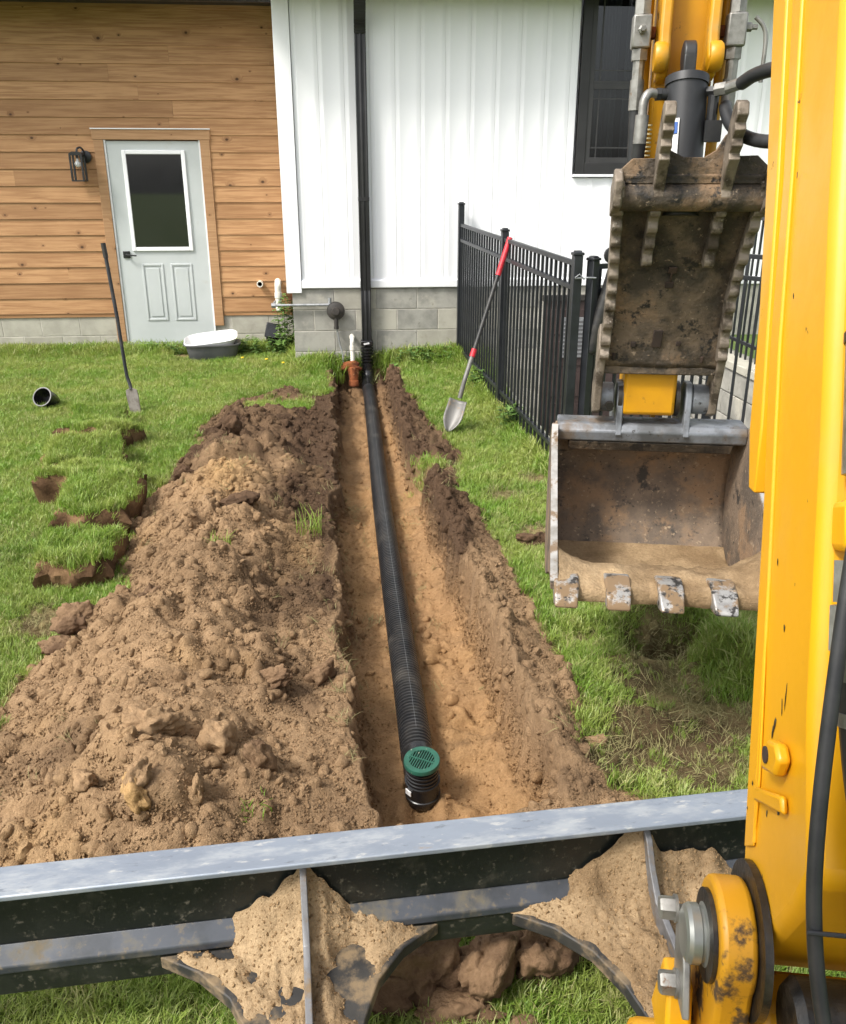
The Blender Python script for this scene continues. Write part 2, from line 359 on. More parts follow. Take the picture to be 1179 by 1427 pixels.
def flat_soil(name, c1, c2):
    t = NT(name); v = t.coord('Object')
    n1 = t.noise(v, 22, 6, 0.7); n2 = t.noise(v, 110, 4, 0.7); n3 = t.noise(v, 4, 4, 0.6)
    c = t.mix(t.ramp(n3, 0.38, 0.64), c1, c2)
    c = t.mix(t.ramp(n1, 0.3, 0.75, 0, 0.5), c, (0.52, 0.48, 0.44), 'MULTIPLY')
    c = t.mix(t.ramp(n2, 0.35, 0.7, 0.35, 0), c, (0.50, 0.46, 0.42), 'MULTIPLY')
    t.set(Base_Color=c, Roughness=1.0); t.p.inputs['Specular IOR Level'].default_value = 0.12
    t.bump(t.math('ADD', n1, t.math('MULTIPLY', n2, 0.5)), 0.9, 0.010)
    return t.m
SAND, TAN, DARK, STRAW = np.array(s2l(188, 154, 108)), np.array(s2l(167, 139, 107)), np.array(s2l(92, 73, 57)), np.array(s2l(180, 162, 116))
M['clod_tan'] = flat_soil('clod_tan', tuple(TAN * .95), tuple(TAN * 0.75))
M['clod_sand'] = flat_soil('clod_sand', tuple(SAND * .95), tuple(SAND * .75))
M['clod_dark'] = flat_soil('clod_dark', tuple(DARK * 1.2), tuple(DARK * 0.75))
M['clod_brown'] = flat_soil('clod_brown', tuple(DARK * 1.0 + TAN * .35), tuple(DARK * 1.25))
M['caked'] = flat_soil('caked_soil', s2l(172, 149, 117), s2l(138, 116, 88))
M['sod_soil'] = flat_soil('sod_soil', s2l(132, 106, 78), s2l(84, 64, 47))

def grass_material(name, c1, c2, c3):
    t = NT(name)
    g = t.node('ShaderNodeNewGeometry'); oi = t.node('ShaderNodeObjectInfo')
    a = t.node('ShaderNodeAttribute'); a.attribute_name = 'tint'; a.attribute_type = 'INSTANCER'
    n = t.noise(g.outputs['Position'], 2.2, 4, 0.6)
    c = t.mix(t.ramp(n, 0.35, 0.68), c1, c2)
    c = t.mix(t.ramp(t.noise(g.outputs['Position'], 0.9, 3, 0.6), 0.48, 0.70, 0, .6), c, tuple(x * .62 for x in c1))
    c = t.mix(t.ramp(oi.outputs['Random'], 0.55, 1.0, 0, 0.75), c, c2)
    c = t.mix(t.math('MULTIPLY', a.outputs['Fac'], 1.0), c, c3)
    df = t.node('ShaderNodeBsdfDiffuse'); tr = t.node('ShaderNodeBsdfTranslucent'); gl = t.node('ShaderNodeBsdfGlossy'); gl.inputs['Roughness'].default_value = 0.45
    gl.inputs['Color'].default_value = (0.8, 0.85, 0.75, 1)
    m1 = t.node('ShaderNodeMixShader'); m1.inputs[0].default_value = 0.35
    m2 = t.node('ShaderNodeMixShader'); m2.inputs[0].default_value = 0.035
    t.l(c, df.inputs[0]); t.l(c, tr.inputs[0]); t.l(df.outputs[0], m1.inputs[1]); t.l(tr.outputs[0], m1.inputs[2])
    t.l(m1.outputs[0], m2.inputs[1]); t.l(gl.outputs[0], m2.inputs[2]); t.l(m2.outputs[0], t.out.inputs[0])
    return t.m
M['grass'] = grass_material('grass', (0.168, 0.305, 0.030), (0.305, 0.372, 0.078), (0.50, 0.45, 0.22))
M['dry_grass'] = surf('dry_grass', (0.20, 0.19, 0.075), (0.30, 0.25, 0.12), 30, rough=0.8)
M['weed'] = surf('weed_leaf', (0.075, 0.150, 0.025), (0.11, 0.19, 0.04), 12, rough=0.6, rand=True)
M['dandelion'] = surf('dandelion', (0.75, 0.52, 0.02), (0.68, 0.45, 0.02), 30, rough=0.7)

# ------------------------------------------------------------------ numpy noise and the terrain
def _hash(ix, iy, seed):
    n = (ix.astype(np.int64) * 374761393 + iy.astype(np.int64) * 668265263 + seed * 1442695041) & 0x7fffffff
    n = ((n ^ (n >> 13)) * 1274126177) & 0x7fffffff
    n = ((n ^ (n >> 15)) * 2246822519) & 0x7fffffff
    return (n ^ (n >> 16)).astype(np.float64) % 100003 / 100003.0
def vnoise(x, y, s, seed=0):
    x = np.asarray(x, float) / s; y = np.asarray(y, float) / s
    ix, iy = np.floor(x), np.floor(y); fx, fy = x - ix, y - iy
    fx = fx * fx * fx * (fx * (fx * 6 - 15) + 10); fy = fy * fy * fy * (fy * (fy * 6 - 15) + 10)
    a = _hash(ix, iy, seed); b = _hash(ix + 1, iy, seed); c = _hash(ix, iy + 1, seed); d = _hash(ix + 1, iy + 1, seed)
    return (a + (b - a) * fx + (c - a) * fy + (a - b - c + d) * fx * fy) * 2 - 1
def fbm(x, y, s, o=4, seed=0, g=0.5):
    t = 0; a = 1; n = 0
    for i in range(o):
        t = t + a * vnoise(x + 13.7 * i, y - 7.3 * i, s, seed + i); n += a; a *= g; s *= 0.5
    return t / n
def lumps(x, y, cell, seed=0, prob=1.0):
    """rounded clod bumps: max of hemispheres at jittered grid points, 0..1"""
    x = np.asarray(x, float); y = np.asarray(y, float)
    # warp so the lumps are not round
    wx = x + 0.35 * cell * vnoise(x, y, cell * 0.6, seed + 50); wy = y + 0.35 * cell * vnoise(x, y, cell * 0.6, seed + 60)
    ix, iy = np.floor(wx / cell), np.floor(wy / cell); out = np.zeros_like(x)
    for dx in (-1, 0, 1):
        for dy in (-1, 0, 1):
            jx, jy = ix + dx, iy + dy
            px = (jx + 0.15 + 0.7 * _hash(jx, jy, seed)) * cell; py = (jy + 0.15 + 0.7 * _hash(jx, jy, seed + 1)) * cell
            hh = _hash(jx, jy, seed + 2); rr = cell * (0.30 + 0.42 * _hash(jx, jy, seed + 3))
            d2 = ((wx - px) ** 2 + (wy - py) ** 2) / rr ** 2
            b = np.sqrt(np.clip(1 - d2, 0, 1)) * (0.35 + 0.65 * hh) * (_hash(jx, jy, seed + 4) < prob)
            out = np.maximum(out, b)
    return out
def sm(t): t = np.clip(t, 0, 1); return t * t * (3 - 2 * t)

def trL(y): return np.interp(y, [1.9, 2.3, 2.67, 3.2, 4.13, 5.47, 7.29, 8.6], [.03, .005, -.026, -.044, -.09, -.12, -.138, -.15])
def trR(y): return np.interp(y, [2.28, 2.7, 3.15, 3.8, 4.5, 5.2, 6.5, 7.65, 8.6], [.64, .625, .595, .56, .525, .49, .41, .42, .44])
def flR(y): return np.interp(y, [2.3, 2.52, 2.92, 3.5, 4.3, 5.2, 6.85, 8.6], [.53, .555, .55, .515, .474, .419, .346, .33])
def berm_out(y): return np.interp(y, [1.9, 2.15, 2.6, 3.3, 4.05, 4.9, 5.55, 6.3, 7.2, 8.3], [.80, .84, .86, .87, .80, .74, .82, .72, .62, .48])
PY = [1.55, 1.75, 2.0, 2.64, 3.02, 3.37, 3.75, 4.23, 4.88, 5.57, 6.45, 7.1, 7.95]
PX = [-.85, -1.10, -1.22, -1.36, -1.32, -1.20, -1.10, -1.20, -1.21, -1.24, -1.17, -1.0, -.80]
PH = [.0, .09, .15, .20, .215, .205, .18, .18, .17, .155, .12, .07, .02]
def pile_left(y): return np.interp(y, PY, PX)
def pile_h(y): return np.interp(y, PY, PH, left=0, right=0)

def lawn_z(x, y):
    z = 0.012 * fbm(x, y, 0.9, 3, 5) + 0.006 * vnoise(x, y, 0.16, 9)
    z = z + 0.09 * sm((y - 6.2) / 2.4) * sm((x + 0.9) / 1.2) + 0.03 * sm((y - 7.5) / 2)
    return z

BARE = [(.91, 4.81, .12, .25), (1.17, 5.05, .12, .3), (1.0, 2.42, .17, .3), (1.15, 2.66, .17, .4), (1.25, 3.02, .16, .4), (1.1, 3.22, .10, .5), (.87, 2.29, .14, .5),
        (1.1, 2.2, .16, .5), (.90, 6.82, .07, .5), (.98, 4.22, .13, .4), (1.36, 2.4, .12, .6), (-1.75, 9.35, .16, .4), (-1.3, 3.42, .16, .3), (1.22, 2.45, .16, .2), (1.2, 2.9, .12, .3), (.95, 3.05, .08, .5), (1.05, 2.85, .12, .5)]

def fields(x, y):
    """height, soil mask (1 soil, 0 lawn), colour, grass density, grass length"""
    x = np.asarray(x, float); y = np.asarray(y, float)
    w = 0.05 * fbm(x, y, 0.35, 3, 11)
    lz = lawn_z(x, y)
    # spoil heap
    edge_w = .060 * fbm(y, y * 0 + 3.3, .40, 4, 25, .6) + .018 * fbm(x, y, .09, 3, 27)
    xl, xr = pile_left(y) + 0.16 * fbm(x, y, 0.5, 3, 21), trL(y) + edge_w - .045
    t = (x - xl) / np.maximum(xr - xl, 0.05)
    prof = np.where(t < .50, sm(t / .50) ** 0.8, 1 - 0.93 * sm((t - .50) / .48))
    inside = sm((x - xl) / 0.10) * sm((xr + .05 - x) / 0.05)
    yend = sm((y - 1.55) / .35) * sm((7.75 + 0.25 * vnoise(x, y, .3, 4) - y) / .35)
    pm = inside * yend
    ph = pile_h(y) * prof * yend
    gap = sm((y - 6.85) / .2) * sm((7.35 - y) / .12) * sm((-.25 - x) / .1) * sm((x + .9) / .1)   # grassy gap near the far end of the heap
    pm = pm * (1 - gap); ph = ph * (1 - gap)
    crev = (1 - np.abs(fbm(x, y, .26, 3, 33))) ** 7
    rough = (0.11 * fbm(x, y, .60, 4, 31) + .12 * lumps(x, y, .36, 35, .42) + .065 * lumps(x, y, .24, 37, .45) - .05 * crev) * sm(ph / .10)
    shoulder = .30 + .70 * sm((1 - t) / .22)
    rough = rough + 0.060 * lumps(x, y, .16, 41, .45) + 0.030 * lumps(x, y, .08, 43, .6) + 0.013 * lumps(x, y, .038, 47, .8) + 0.014 * fbm(x, y, .11, 4, 61, .6) + .004 * vnoise(x, y, .024, 63)
    # smoother patches here and there
    smooth = sm(fbm(x, y, .6, 2, 71) * 2.2)
    rough = rough * (1 - 0.35 * smooth); rough_b = rough; rough = rough * shoulder
    h = lz + pm * (ph + rough * 0.95 - 0.01)
    # berm right of the trench
    xo = berm_out(y) - .035 + 0.07 * fbm(x, y, .30, 4, 81)
    tb = (x - trR(y)) / np.maximum(xo - trR(y), .05)
    bm = sm((xo - x) / .07) * sm((x - trR(y) + .05) / .02) * sm((y - 1.85) / .25) * sm((8.35 - y) / .3)
    notch = sm(1 - ((x - .50) ** 2 + (y - 5.38) ** 2) / .20 ** 2)
    bm = bm * (1 - notch)
    bh = np.interp(y, [1.9, 2.4, 4, 6, 8.4], [.045, .07, .065, .045, .025]) * np.clip(1 - tb, 0, 1) ** 1.1
    h = h + bm * (bh * (.55 + .9 * lumps(x, y, .22, 83, .8)) + 0.85 * rough_b + .03 * lumps(x, y, .12, 85, .5))
    # rim in front of the trench
    rim = sm((x + .15) / .15) * sm((.95 - x) / .15) * sm((y - 1.74) / .12) * sm((2.12 - y) / .05)
    h = h + rim * (0.012 + rough * .45)
    soil = np.maximum(np.maximum(pm, bm), rim)
    # trench
    ww = 0.03 * fbm(x, y, .28, 4, 91) + .008 * vnoise(x, y, .035, 95)
    ww = ww + .012 * lumps(x, y, .10, 97, .6)
    L = trL(y) + edge_w + ww * .5; Rt = trR(y) - .015 + 1.6 * ww; Rf = flR(y) + ww * 1.3
    sl = sm((x - L) / .045); sr = sm((Rt - x) / np.clip(Rt - Rf, .025, .050)); sn = sm((y - 1.97 - ww - .10 * sm((x - .3) / .3)) / .16); sf = sm((8.62 - y) / .1)
    s = sl * sr * sn * sf
    fl = -.275 + np.interp(y, [7.2, 8.5], [0, .09]) + .030 * fbm(x, y, .30, 4, 101) + .010 * fbm(x, y, .06, 4, 103, .6)
    fl = fl + .04 * lumps(x, y, .13, 105, .22) + .016 * lumps(x, y, .05, 107, .35)
    fl = fl + .05 * sm(1 - (np.abs(x - L - .03)) / .07) + .04 * sm(1 - np.abs(Rf - x) / .08)
    fl = fl + .02 * sm((2.3 - y) / .3) + .05 * np.exp(-((x - .50) ** 2 / .008 + (y - 2.62) ** 2 / .01))
    fl = fl + .045 * sm(fbm(y, y * 0 + np.sign(x - .207) * 5, .35, 3, 119) * 2.2) * np.exp(-((np.abs(x - .207) - .065) / .03) ** 2)
    fl = fl + .07 * lumps(x, y, .14, 109, .7) * sm((y - 7.75) / .3)
    h = h * (1 - s) + fl * s
    h = h + (.05 * lumps(x, y, .09, 111, .6) + .05 * fbm(x, y, .07, 4, 113, .6)) * s * (1 - s) * 4 * (.25 + .75 * sm((x - L - .1) / .1))
    crest = sm(1 - np.abs(x - Rt - .05) / .07) * sm((y - 2.1) / .2) * sm((8.3 - y) / .3)
    h = h + crest * (1 - s) * (.0 + .06 * lumps(x, y, .13, 115, .6) + .02 * fbm(x, y, .05, 3, 117))
    band = np.maximum(sm(1.3 - np.abs(x - L) / .06), sm(1.4 - np.abs(x - Rt) / .09) * (1 - .8 * notch)) * sm((y - 1.95) / .1) * sm((8.5 - y) / .1)
    soil = np.maximum(np.maximum(soil, s), band)
    # bare patches and gouges in the lawn
    bare = np.zeros_like(x)
    for (bx, by, br, keep) in BARE:
        d = np.sqrt((x - bx) ** 2 + (y - by) ** 2) / br + 0.45 * fbm(x, y, .12, 3, 121)
        bare = np.maximum(bare, sm((1.25 - d) / .6) * (1 - keep * .6))
    gouge = np.exp(-((((x - 1.27) / .15) ** 2 + ((y - 2.99) / .085) ** 2) * (1 + .5 * fbm(x, y, .1, 3, 125))) ** 2)
    h = h - .17 * gouge - .03 * gouge * lumps(x, y, .05, 127, .7)
    h = h + .12 * np.exp(-(((x - 1.27) / .24) ** 2 + ((y - 3.17) / .09) ** 2)) + .12 * np.exp(-(((x - 1.47) / .12) ** 2 + ((y - 2.72) / .33) ** 2))
    h = h + bare * (.012 * lumps(x, y, .06, 131, .6) - .006)
    h = h + .03 * np.exp(-(((x - .97) / .12) ** 2 + ((y - 2.47) / .05) ** 2)) - .03 * np.exp(-(((x - .97) / .14) ** 2 + ((y - 2.37) / .05) ** 2))
    # colour
    n1 = fbm(x, y, .45, 4, 141); n2 = fbm(x, y, .16, 3, 151)
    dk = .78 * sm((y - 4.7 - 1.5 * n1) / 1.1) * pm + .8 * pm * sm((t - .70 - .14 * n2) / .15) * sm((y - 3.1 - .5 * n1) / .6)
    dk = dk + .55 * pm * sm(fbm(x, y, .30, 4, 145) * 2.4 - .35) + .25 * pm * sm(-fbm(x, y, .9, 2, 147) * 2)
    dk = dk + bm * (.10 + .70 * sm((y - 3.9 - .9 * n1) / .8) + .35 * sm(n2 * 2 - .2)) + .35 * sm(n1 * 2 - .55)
    dk = dk + gouge * .9 + bare * .35
    sand = np.exp(-(((x + .72) / .16) ** 2 + ((y - 4.85) / .35) ** 2)) + .8 * np.exp(-(((x + .25) / .12) ** 2 + ((y - 4.0) / .3) ** 2)) + .5 * sm(n1 * 2.2 - .6) * pm
    dk = np.clip(dk - sand * .7, 0, 1)
    # layered trench walls: dark topsoil above, tan below; floor tan with pale sand patches
    dep = np.clip(-h / .27, 0, 1)
    dwall = np.interp(dep + .12 * n2, [0, .25, .5, .8, 1], [.75, .6, .3, .10, .0]) * (.45 + .55 * sm((y - 2.8) / 1.2)) + .40 * sm((y - 6.6) / 1.4) + .30 * sm(n2 * 2 - .3) + .18 * sm(n1 * 2.2 - .5) + .30 * sm(1 - np.abs(x - L - .05) / .07)  # last term paints shade along the foot of the left wall
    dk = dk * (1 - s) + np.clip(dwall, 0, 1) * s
    dk = np.clip(dk + .55 * band * (1 - s) * sm((y - 3.6 - .9 * n1) / .8) + .12 * band, 0, 1)
    fs = .95 * np.exp(-(((x - .33) / .06) ** 2 + ((y - 5.0) / .17) ** 2)) + .9 * np.exp(-(((x - .30) / .045) ** 2 + ((y - 5.9) / .14) ** 2)) + .8 * np.exp(-(((x - .03) / .06) ** 2 + ((y - 4.1) / .35) ** 2)) + .55 * sm(n1 * 2 + .25)
    sand = np.clip(sand * (1 - s) + fs * s * sm((dep - .6) / .3), 0, 1)
    c = TAN + (SAND - TAN) * np.clip(sand, 0, 1)[..., None] * .8
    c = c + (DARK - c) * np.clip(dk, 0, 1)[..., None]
    ORG = np.array(s2l(180, 138, 92)); c = c + (ORG - c) * (.5 * s * (1 - np.clip(dk, 0, 1)))[..., None]
    c = c * (1 + .12 * n2)[..., None]
    # lawn
    fields.crumb = np.clip(gouge * .8 + np.maximum(soil * (1 - .82 * s * sm((-h - .12) / .10)) * (1 - .25 * smooth), np.maximum(.55 * bare, .35 * sm((x - xl + .16) / .16) * sm((xr - x) / .1) * yend)), 0, 1)
    edge = soil + .30 * fbm(x, y, .10, 3, 161)
    g = 1 - sm((edge - .12) / .30)
    g = g * np.clip(1 - 1.3 * bare + .30 * fbm(x, y, .07, 3, 163), 0, 1) * np.clip(1 - 1.6 * gouge, 0, 1)
    fields.bare = np.clip(bare + .05 * sm(fbm(x, y, .8, 3, 165) * 2), 0, 1)
    under = np.array([.085, .105, .032]); straw = STRAW * .75
    uc = under + (straw - under) * np.clip(bare * 1.1, 0, 1)[..., None] * np.where(n2 > -.05, 1, .55)[..., None]
    uc = uc + (DARK * .9 - uc) * np.clip(bare * sm(n1 * 2 + .2), 0, 1)[..., None]
    m = sm((soil + .25 * fbm(x, y, .08, 3, 171) - .12) / .2)[..., None]
    c = uc * (1 - m) + c * m
    c = c + (DARK * .6 - c) * (gouge * .8)[..., None]
    ln = 1 - .45 * bare + 1.7 * sm((y - 8.05) / .45) * sm((x + .60) / .08) + 1.4 * sm((y - 9.25) / .35) + .35 * fbm(x, y, .5, 3, 181)
    fx = 1.12 + (8.5 - y) * .06
    ln = ln + 1.5 * np.exp(-((x - fx) / .09) ** 2) * sm((y - 4.8) / .2)
    ln = ln + 1.0 * np.exp(-(((x - 1.47) / .14) ** 2 + ((y - 2.72) / .4) ** 2))
    return h, soil, np.clip(c, 0, 1), np.clip(g, 0, 1), np.clip(ln, .5, 3.2)

def H(x, y): return float(fields(np.array([x]), np.array([y]))[0][0])

def steps(segs):
    out = [segs[0][0]]
    for a, b, d in segs:
        n = max(1, round((b - a) / d)); out += [a + (b - a) * (i + 1) / n for i in range(n)]
    return np.array(out)

def grid_mesh(name, xs, ys, keep=None):
    X, Y = np.meshgrid(xs, ys)
    h, soil, c, g, ln = fields(X, Y)
    crumb = fields.crumb; bare = fields.bare; nx, ny = len(xs), len(ys)
    co = np.stack([X, Y, h], -1).reshape(-1, 3)
    i = np.arange(ny - 1)[:, None] * nx + np.arange(nx - 1)[None, :]
    q = np.stack([i, i + 1, i + nx + 1, i + nx], -1).reshape(-1, 4)
    if keep is not None:
        kk = keep(X, Y, h, soil, g)
        k4 = kk[:-1, :-1] | kk[1:, :-1] | kk[:-1, 1:] | kk[1:, 1:]
        q = q[k4.reshape(-1)]
        used = np.zeros(len(co), bool); used[q.reshape(-1)] = True
        remap = np.cumsum(used) - 1; co = co[used]; q = remap[q]
        c = c.reshape(-1, 3)[used]; g = g.reshape(-1)[used]; ln = ln.reshape(-1)[used]; soil = soil.reshape(-1)[used]; crumb = crumb.reshape(-1)[used]; bare = bare.reshape(-1)[used]
    else:
        c = c.reshape(-1, 3); g = g.reshape(-1); ln = ln.reshape(-1); soil = soil.reshape(-1); crumb = crumb.reshape(-1); bare = bare.reshape(-1)
    me = bpy.data.meshes.new(name)
    me.vertices.add(len(co)); me.vertices.foreach_set('co', co.reshape(-1).astype(np.float32))
    me.loops.add(len(q) * 4); me.loops.foreach_set('vertex_index', q.reshape(-1).astype(np.int32))
    me.polygons.add(len(q)); me.polygons.foreach_set('loop_start', np.arange(0, len(q) * 4, 4, dtype=np.int32))
    me.update(calc_edges=True); me.validate()
    me.polygons.foreach_set('use_smooth', np.ones(len(q), bool))
    a = me.attributes.new('Col', 'FLOAT_COLOR', 'POINT')
    a.data.foreach_set('color', np.concatenate([c, np.ones((len(c), 1))], 1).reshape(-1).astype(np.float32))
    for nm, arr in (('dens', g), ('len', ln), ('crumb', crumb), ('bare', bare)):
        at = me.attributes.new(nm, 'FLOAT', 'POINT'); at.data.foreach_set('value', arr.astype(np.float32))
    return me

GX1 = 1.40
xs = steps([(-4.6, -1.7, .06), (-1.7, -1.25, .02), (-1.25, -.22, .0115), (-.22, .08, .007), (.08, .30, .011), (.30, .72, .0075), (.72, 1.0, .012), (1.0, GX1, .02)])
ys = steps([(.5, 1.2, .05), (1.2, 4.0, .0115), (4.0, 6.0, .0155), (6.0, 8.7, .021), (8.7, 9.8, .06)])
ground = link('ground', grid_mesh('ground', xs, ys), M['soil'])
tag(ground, kind='structure')
ground2 = link('ground', grid_mesh('ground_right', steps([(GX1, 2.4, .03)]), steps([(.5, 4.9, .03)])), M['soil'])
tag(ground2, kind='structure')

# outer ground reaching the horizon, open where the sunken drive lies
mb = MB()
def gq(x0, x1, y0, y1, z=-.002): mb.add([(x0, y0, z), (x1, y0, z), (x1, y1, z), (x0, y1, z)], [(0, 1, 2, 3)])
gq(-150, -4.6, -150, 150); gq(-4.6, GX1, -150, .5); gq(GX1, 2.4, -150, .5); gq(2.4, 150, -150, 4.9); gq(3.56, 150, 4.9, 150, .30); gq(-4.6, 3.56, 9.8, 150, -.01)
og = mb.build('outer_ground', surf('outer_lawn', (.10, .16, .03), (.16, .20, .05), 1.2, rough=.9, bump=.8, bscale=60, bdist=.02))
tag(og, kind='structure')
# concrete drive sloping down to the basement door
mb = MB(); mb.add([(GX1, 4.9, -.01), (3.3, 4.9, -.01), (3.3, 6.2, -.45), (GX1, 6.2, -.45), (3.3, 8.6, -1.0), (GX1, 8.6, -1.0)], [(0, 1, 2, 3), (3, 2, 4, 5)])
tag(mb.build('driveway', M['concrete']), kind='structure')

# ------------------------------------------------------------------ grass and crumbs by geometry nodes
def tuft_mesh(seed, n=15, rad=.022, L=(.028, .058), w=(.0022, .0036)):
    r = random.Random(seed); mb = MB()
    for i in range(n):
        a = r.uniform(0, 6.283); d = rad * math.sqrt(r.random()); bx, by = d * math.cos(a), d * math.sin(a)
        ln = r.uniform(*L); ww = r.uniform(*w); az = r.uniform(0, 6.283); lean = r.uniform(.15, .95); cx, cy = math.cos(az), math.sin(az)
        px, py = -cy * ww / 2, cx * ww / 2
        P = []
        for k, (t, wf) in enumerate(((0, 1.0), (.45, .9), (.78, .6))):
            o = ln * lean * t * t; z = ln * t * (1 - .28 * lean * t)
            P += [(bx + cx * o - px * wf, by + cy * o - py * wf, z), (bx + cx * o + px * wf, by + cy * o + py * wf, z)]
        o = ln * lean; P.append((bx + cx * o, by + cy * o, ln * (1 - .30 * lean)))
        mb.add(P, [(0, 1, 3, 2), (2, 3, 5, 4), (4, 5, 6)])
    me = mb.mesh('tuft_%d' % seed); return me

def clod_mesh(seed, amp=.32, sub=2):
    import bmesh
    bm = bmesh.new(); bmesh.ops.create_icosphere(bm, subdivisions=sub, radius=1.0)
    off = Vector((seed * 3.17, seed * 1.31, seed * 2.7))
    sx, sy, sz = 1.0, 0.75 + .3 * random.Random(seed).random(), 0.55 + .25 * random.Random(seed + 9).random()
    for v in bm.verts:
        d = v.co.normalized()
        k = 1 + amp * mnoise.noise(d * 1.1 + off) * 1.6 + amp * .8 * mnoise.noise(d * 2.7 + off) + amp * .4 * mnoise.noise(d * 6 + off)
        v.co = Vector((d.x * sx, d.y * sy, d.z * sz)) * k
    me = bpy.data.meshes.new('clod_%d' % seed); bm.to_mesh(me); bm.free()
    me.polygons.foreach_set('use_smooth', [True] * len(me.polygons)); me.set_sharp_from_angle(angle=R(60))
    return me

def source_collection(name, meshes, mt):
    c = bpy.data.collections.new(name)
    for m in meshes:
        if len(m.materials) == 0: m.materials.append(mt)
        c.objects.link(bpy.data.objects.new(m.name, m))
    return c
tufts = source_collection('tuft_sources', [tuft_mesh(i) for i in range(8)], M['grass'])
long_tufts = source_collection('long_tuft_sources', [tuft_mesh(40 + i, 16, .03, (.05, .11), (.0025, .0042)) for i in range(5)], M['grass'])
dry_tufts = source_collection('dry_tuft_sources', [tuft_mesh(60 + i, 9, .03, (.03, .07), (.0016, .0026)) for i in range(5)], M['dry_grass'])
crumbs = source_collection('crumb_sources', [clod_mesh(i, .30, 2) for i in range(8)], M['soil_inst'])
grains = source_collection('grain_sources', [clod_mesh(20 + i, .30, 1) for i in range(4)], M['soil_inst'])

def scatter_group(name, coll, density, dattr, smin, smax, sattr=None, tilt=.25, power=1.0, seed=0, tint=None, keep=False):
    g = bpy.data.node_groups.new(name, 'GeometryNodeTree')
    g.interface.new_socket('Geometry', in_out='INPUT', socket_type='NodeSocketGeometry')
    g.interface.new_socket('Geometry', in_out='OUTPUT', socket_type='NodeSocketGeometry')
    N = g.nodes.new; Lk = g.links.new
    gi, go = N('NodeGroupInput'), N('NodeGroupOutput')
    dp = N('GeometryNodeDistributePointsOnFaces'); dp.inputs['Seed'].default_value = seed
    na = N('GeometryNodeInputNamedAttribute'); na.data_type = 'FLOAT'; na.inputs['Name'].default_value = dattr
    mu = N('ShaderNodeMath'); mu.operation = 'MULTIPLY'; mu.inputs[1].default_value = density
    Lk(na.outputs['Attribute'], mu.inputs[0]); Lk(gi.outputs[0], dp.inputs['Mesh']); Lk(mu.outputs[0], dp.inputs['Density'])
    ci = N('GeometryNodeCollectionInfo'); ci.inputs['Collection'].default_value = coll
    ci.inputs['Separate Children'].default_value = True; ci.inputs['Reset Children'].default_value = True
    ip = N('GeometryNodeInstanceOnPoints'); ip.inputs['Pick Instance'].default_value = True
    rr = N('FunctionNodeRandomValue'); rr.data_type = 'FLOAT_VECTOR'
    rr.inputs[0].default_value = (-tilt, -tilt, 0); rr.inputs[1].default_value = (tilt, tilt, 6.283)
    rs = N('FunctionNodeRandomValue'); rs.data_type = 'FLOAT'; rs.inputs[2].default_value = 0; rs.inputs[3].default_value = 1; rs.inputs['Seed'].default_value = 3
    pw = N('ShaderNodeMath'); pw.operation = 'POWER'; pw.inputs[1].default_value = power
    mr = N('ShaderNodeMapRange'); mr.inputs[3].default_value = smin; mr.inputs[4].default_value = smax
    Lk(rs.outputs[1], pw.inputs[0]); Lk(pw.outputs[0], mr.inputs[0]); sc = mr.outputs[0]
    if sattr:
        nb = N('GeometryNodeInputNamedAttribute'); nb.data_type = 'FLOAT'; nb.inputs['Name'].default_value = sattr
        m2 = N('ShaderNodeMath'); m2.operation = 'MULTIPLY'; Lk(sc, m2.inputs[0]); Lk(nb.outputs['Attribute'], m2.inputs[1]); sc = m2.outputs[0]
    Lk(dp.outputs['Points'], ip.inputs['Points']); Lk(ci.outputs[0], ip.inputs['Instance']); Lk(rr.outputs[0], ip.inputs['Rotation']); Lk(sc, ip.inputs['Scale'])
    last = ip.outputs[0]
    if tint is not None:
        st = N('GeometryNodeStoreNamedAttribute'); st.data_type = 'FLOAT'; st.domain = 'INSTANCE'; st.inputs['Name'].default_value = 'tint'
        rt = N('FunctionNodeRandomValue'); rt.data_type = 'FLOAT'; rt.inputs[2].default_value = 0; rt.inputs[3].default_value = 1; rt.inputs['Seed'].default_value = 8
        pt = N('ShaderNodeMath'); pt.operation = 'POWER'; pt.inputs[1].default_value = 5.0
        mt_ = N('ShaderNodeMath'); mt_.operation = 'MULTIPLY'; mt_.inputs[1].default_value = tint
        Lk(rt.outputs[1], pt.inputs[0]); Lk(pt.outputs[0], mt_.inputs[0])
        Lk(last, st.inputs['Geometry']); Lk(mt_.outputs[0], st.inputs['Value']); last = st.outputs[0]
    if keep:
        jn = N('GeometryNodeJoinGeometry'); Lk(gi.outputs[0], jn.inputs[0]); Lk(last, jn.inputs[0]); last = jn.outputs[0]
    Lk(last, go.inputs[0])
    return g
def add_scatter(o, g):
    m = o.modifiers.new('scatter', 'NODES'); m.node_group = g

